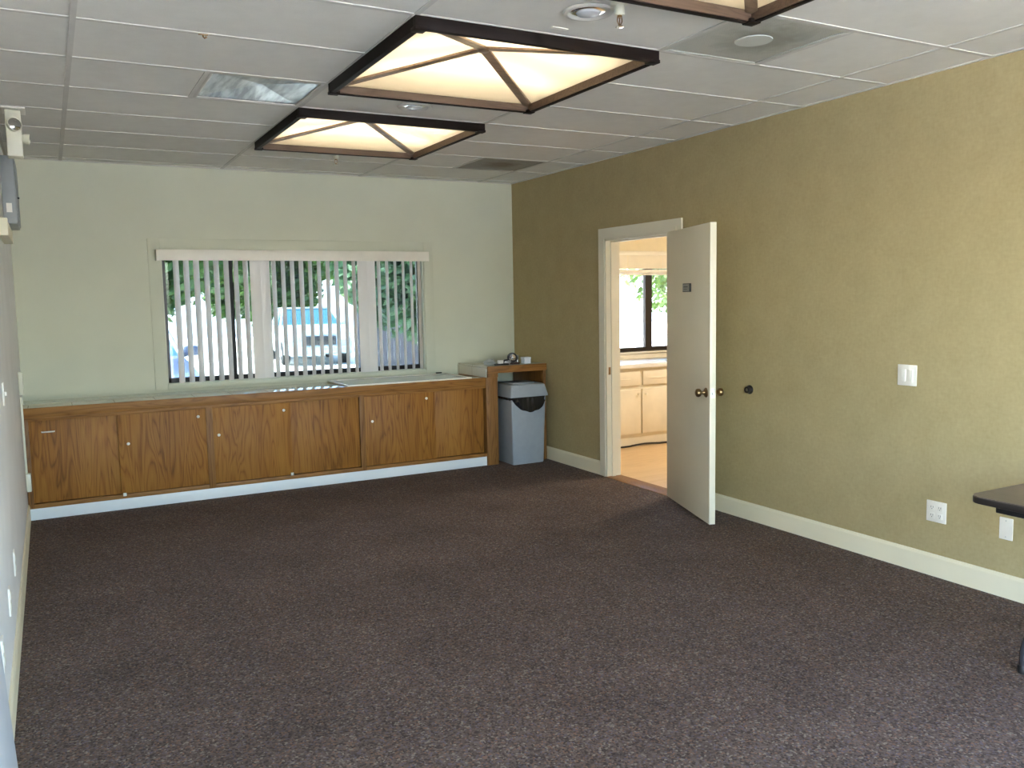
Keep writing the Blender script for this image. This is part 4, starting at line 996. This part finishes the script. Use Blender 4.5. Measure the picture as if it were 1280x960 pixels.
def tree(x, y, h, cr, zc, n, m, label, lean=0.0, rz=None, sq=1.0):
    t = thing('tree', label, 'tree', (x, y, -0.16))
    rnd = random.Random(int(x * 100 + y * 7))
    b = MB(); b.tube([(0, 0, 0), (0.05, 0.03, h * 0.3), (0.0 + lean, 0.0, h * 0.6), (lean * 1.5, 0.05, h * 0.85)], 0.17, 10, 0.35)
    for q in range(9):
        a = rnd.uniform(0, 2 * PI); z0 = h * rnd.uniform(0.35, 0.7); e = cr * rnd.uniform(0.5, 0.85)
        b.tube([(lean * z0 / h, 0, z0), (lean + e * 0.5 * math.cos(a), e * 0.5 * math.sin(a), z0 + 0.35), (lean + e * math.cos(a), e * math.sin(a), z0 + rnd.uniform(0.2, 0.7))], 0.05, 6, 0.4)
    b.build('trunk', M['bark'], t, local=True)
    vs, fs = [], []
    nclump = 75
    cl = []
    for q in range(nclump):
        while True:
            p = Vector((rnd.uniform(-1, 1), rnd.uniform(-1, 1), rnd.uniform(-1, 1)))
            if 0.35 < p.length < 1: break
        cl.append((Vector((lean + p.x * cr, p.y * cr, zc + p.z * (rz or cr))), rnd.uniform(0.28, 0.5) * cr * 0.75))
    for q in range(n):
        c, rad = cl[q % nclump]
        d = Vector((rnd.gauss(0, 1), rnd.gauss(0, 1), rnd.gauss(0, 1))).normalized() * rad * rnd.uniform(0.2, 1) ** 0.5
        p = c + d
        nrm = Vector((rnd.gauss(0, 1), rnd.gauss(0, 1), rnd.gauss(0.6, 1))).normalized()
        u_ = nrm.orthogonal().normalized(); w_ = nrm.cross(u_)
        s = rnd.uniform(0.06, 0.13) * sq
        k = len(vs)
        vs += [p - u_ * s, p + w_ * s * 0.45, p + u_ * s, p - w_ * s * 0.45]; fs.append((k, k + 1, k + 2, k + 3))
    me = bpy.data.meshes.new('foliage'); me.from_pydata([tuple(v) for v in vs], [], fs); me.materials.append(m)
    o = bpy.data.objects.new('foliage', me); COL.objects.link(o); o.parent = t
    return t
tree(-3.2, 11.0, 5.0, 2.6, 4.0, 30000, M['leaf'], 'leafy green tree nearest the pale car outside the left pane', sq=1.5)
tree(2.5, 23.0, 6.0, 2.7, 4.3, 34000, M['leaf'], 'tall green tree behind the silver blue car outside the middle pane', rz=2.9, sq=1.9)
tree(2.4, 7.2, 4.6, 1.7, 2.75, 24000, M['leaf_b'], 'low blue-green tree over the fence outside the right pane', rz=1.6, sq=1.3)
tree(7.3, 15.8, 6.0, 2.6, 4.2, 30000, M['leaf_b'], 'green tree rising behind the board fence outside the window', sq=1.8)
tree(-5.2, 26.0, 6.5, 2.8, 4.6, 30000, M['leaf_b'], 'distant green tree far behind the pale car', sq=2.6)
tree(9.6, 28.0, 6.5, 3.0, 4.6, 30000, M['leaf'], 'distant green tree between the tall tree and the white building', sq=2.6)
tree(9.6, 9.0, 5.0, 2.1, 3.75, 9000, M['leaf'], 'light green tree outside the kitchen window', sq=1.1)
tree(16.5, 13.0, 5.4, 2.3, 4.0, 8000, M['leaf'], 'green tree standing far outside the right kitchen pane', sq=1.1)

fn = thing('board_fence', 'grey brown vertical board fence under the low tree outside the right pane', 'fence', (3.4, 9.6, -0.16))
for i in range(30):
    b = MB(); x = 1.55 + i * 0.145; zt = 1.62 + 0.012 * math.sin(i * 2.1)
    b.box(x, x + 0.138, 9.6, 9.622, -0.12, zt, 0.004); b.build('board', M['fence'], fn)
for z in (0.2, 1.3): MB().box(1.5, 5.95, 9.623, 9.66, z, z + 0.09, 0.004).build('fence_rail', M['fence'], fn)
for x in (1.5, 3.7, 5.85): MB().box(x, x + 0.1, 9.624, 9.72, -0.16, 1.7, 0.006).build('fence_post', M['fence'], fn)

hs = thing('white_building', 'long white building across the sunlit lot', 'building', (8, 38, -0.16))
MB().box(-16, 45, 38, 46, -0.16, 3.4).build('wall', M['stucco'], hs, smooth=False)
MB().box(-16.5, 45.5, 37.4, 46.6, 3.4, 3.7).build('roof', M['roof'], hs, smooth=False)
for i in range(4):
    x = -14 + i * 6.2
    w_ = MB().box(x, x + 1.8, 37.96, 38.0, 0.9, 2.2).build('window', M['casing'], hs, smooth=False)
    MB().box(x + 0.08, x + 1.72, 37.94, 37.962, 0.98, 2.12).build('pane', M['car_glass'], w_, smooth=False)

# ------------------------------------------------------------------ light
wd = bpy.data.worlds.new('sky'); SC.world = wd; wd.use_nodes = True
N, L = wd.node_tree.nodes, wd.node_tree.links
bg = N['Background']
sky = N.new('ShaderNodeTexSky'); sky.sky_type = 'NISHITA'; sky.sun_disc = False
sky.sun_elevation = math.radians(52); sky.sun_rotation = math.radians(-80); sky.air_density = 1.0; sky.dust_density = 2.5; sky.ozone_density = 1.0
L.new(sky.outputs['Color'], bg.inputs['Color'])
bg.inputs['Strength'].default_value = 0.55
sd = bpy.data.lights.new('sun', 'SUN'); so = bpy.data.objects.new('sun', sd); COL.objects.link(so)
sd.energy = 4.5; sd.angle = 0.02; sd.color = (1.0, 0.94, 0.84)
so.rotation_euler = Vector((0.48, -0.33, -0.81)).to_track_quat('-Z', 'Y').to_euler()

def portal(loc, rot, sx, sy):
    d = bpy.data.lights.new('sky_portal', 'AREA'); d.shape = 'RECTANGLE'; d.size = sx; d.size_y = sy
    o = bpy.data.objects.new('sky_portal', d); COL.objects.link(o); o.location = loc; o.rotation_euler = rot
    d.cycles.is_portal = True
portal(((WX0 + WX1) / 2, 0.16, (WZ0 + WZ1) / 2), (-PI / 2, 0, 0), WX1 - WX0, WZ1 - WZ0)
portal(((KX0 + KX1) / 2, 0.16, (KZ0 + KZ1) / 2), (-PI / 2, 0, 0), KX1 - KX0, KZ1 - KZ0)
portal(((SWX0 + SWX1) / 2, SOUTH - 0.16, (SWZ0 + SWZ1) / 2), (PI / 2, 0, 0), SWX1 - SWX0, SWZ1 - SWZ0)
portal((0.14, (RWY0 + RWY1) / 2, (RWZ0 + RWZ1) / 2), (0, PI / 2, 0), RWZ1 - RWZ0, RWY1 - RWY0)

portal((LX - 0.16, (LWY0 + LWY1) / 2, (LWZ0 + LWZ1) / 2), (0, -PI / 2, 0), LWZ1 - LWZ0, LWY1 - LWY0)

SC.view_settings.view_transform = 'Standard'; SC.view_settings.look = 'None'; SC.view_settings.exposure = 3.3; SC.view_settings.gamma = 1.0
SC.view_settings.use_curve_mapping = False
SC.cycles.max_bounces = 10; SC.cycles.diffuse_bounces = 6; SC.cycles.transparent_max_bounces = 12
SC.cycles.caustics_reflective = False; SC.cycles.caustics_refractive = False; SC.cycles.sample_clamp_indirect = 6.0
SC.cycles.use_denoising = True
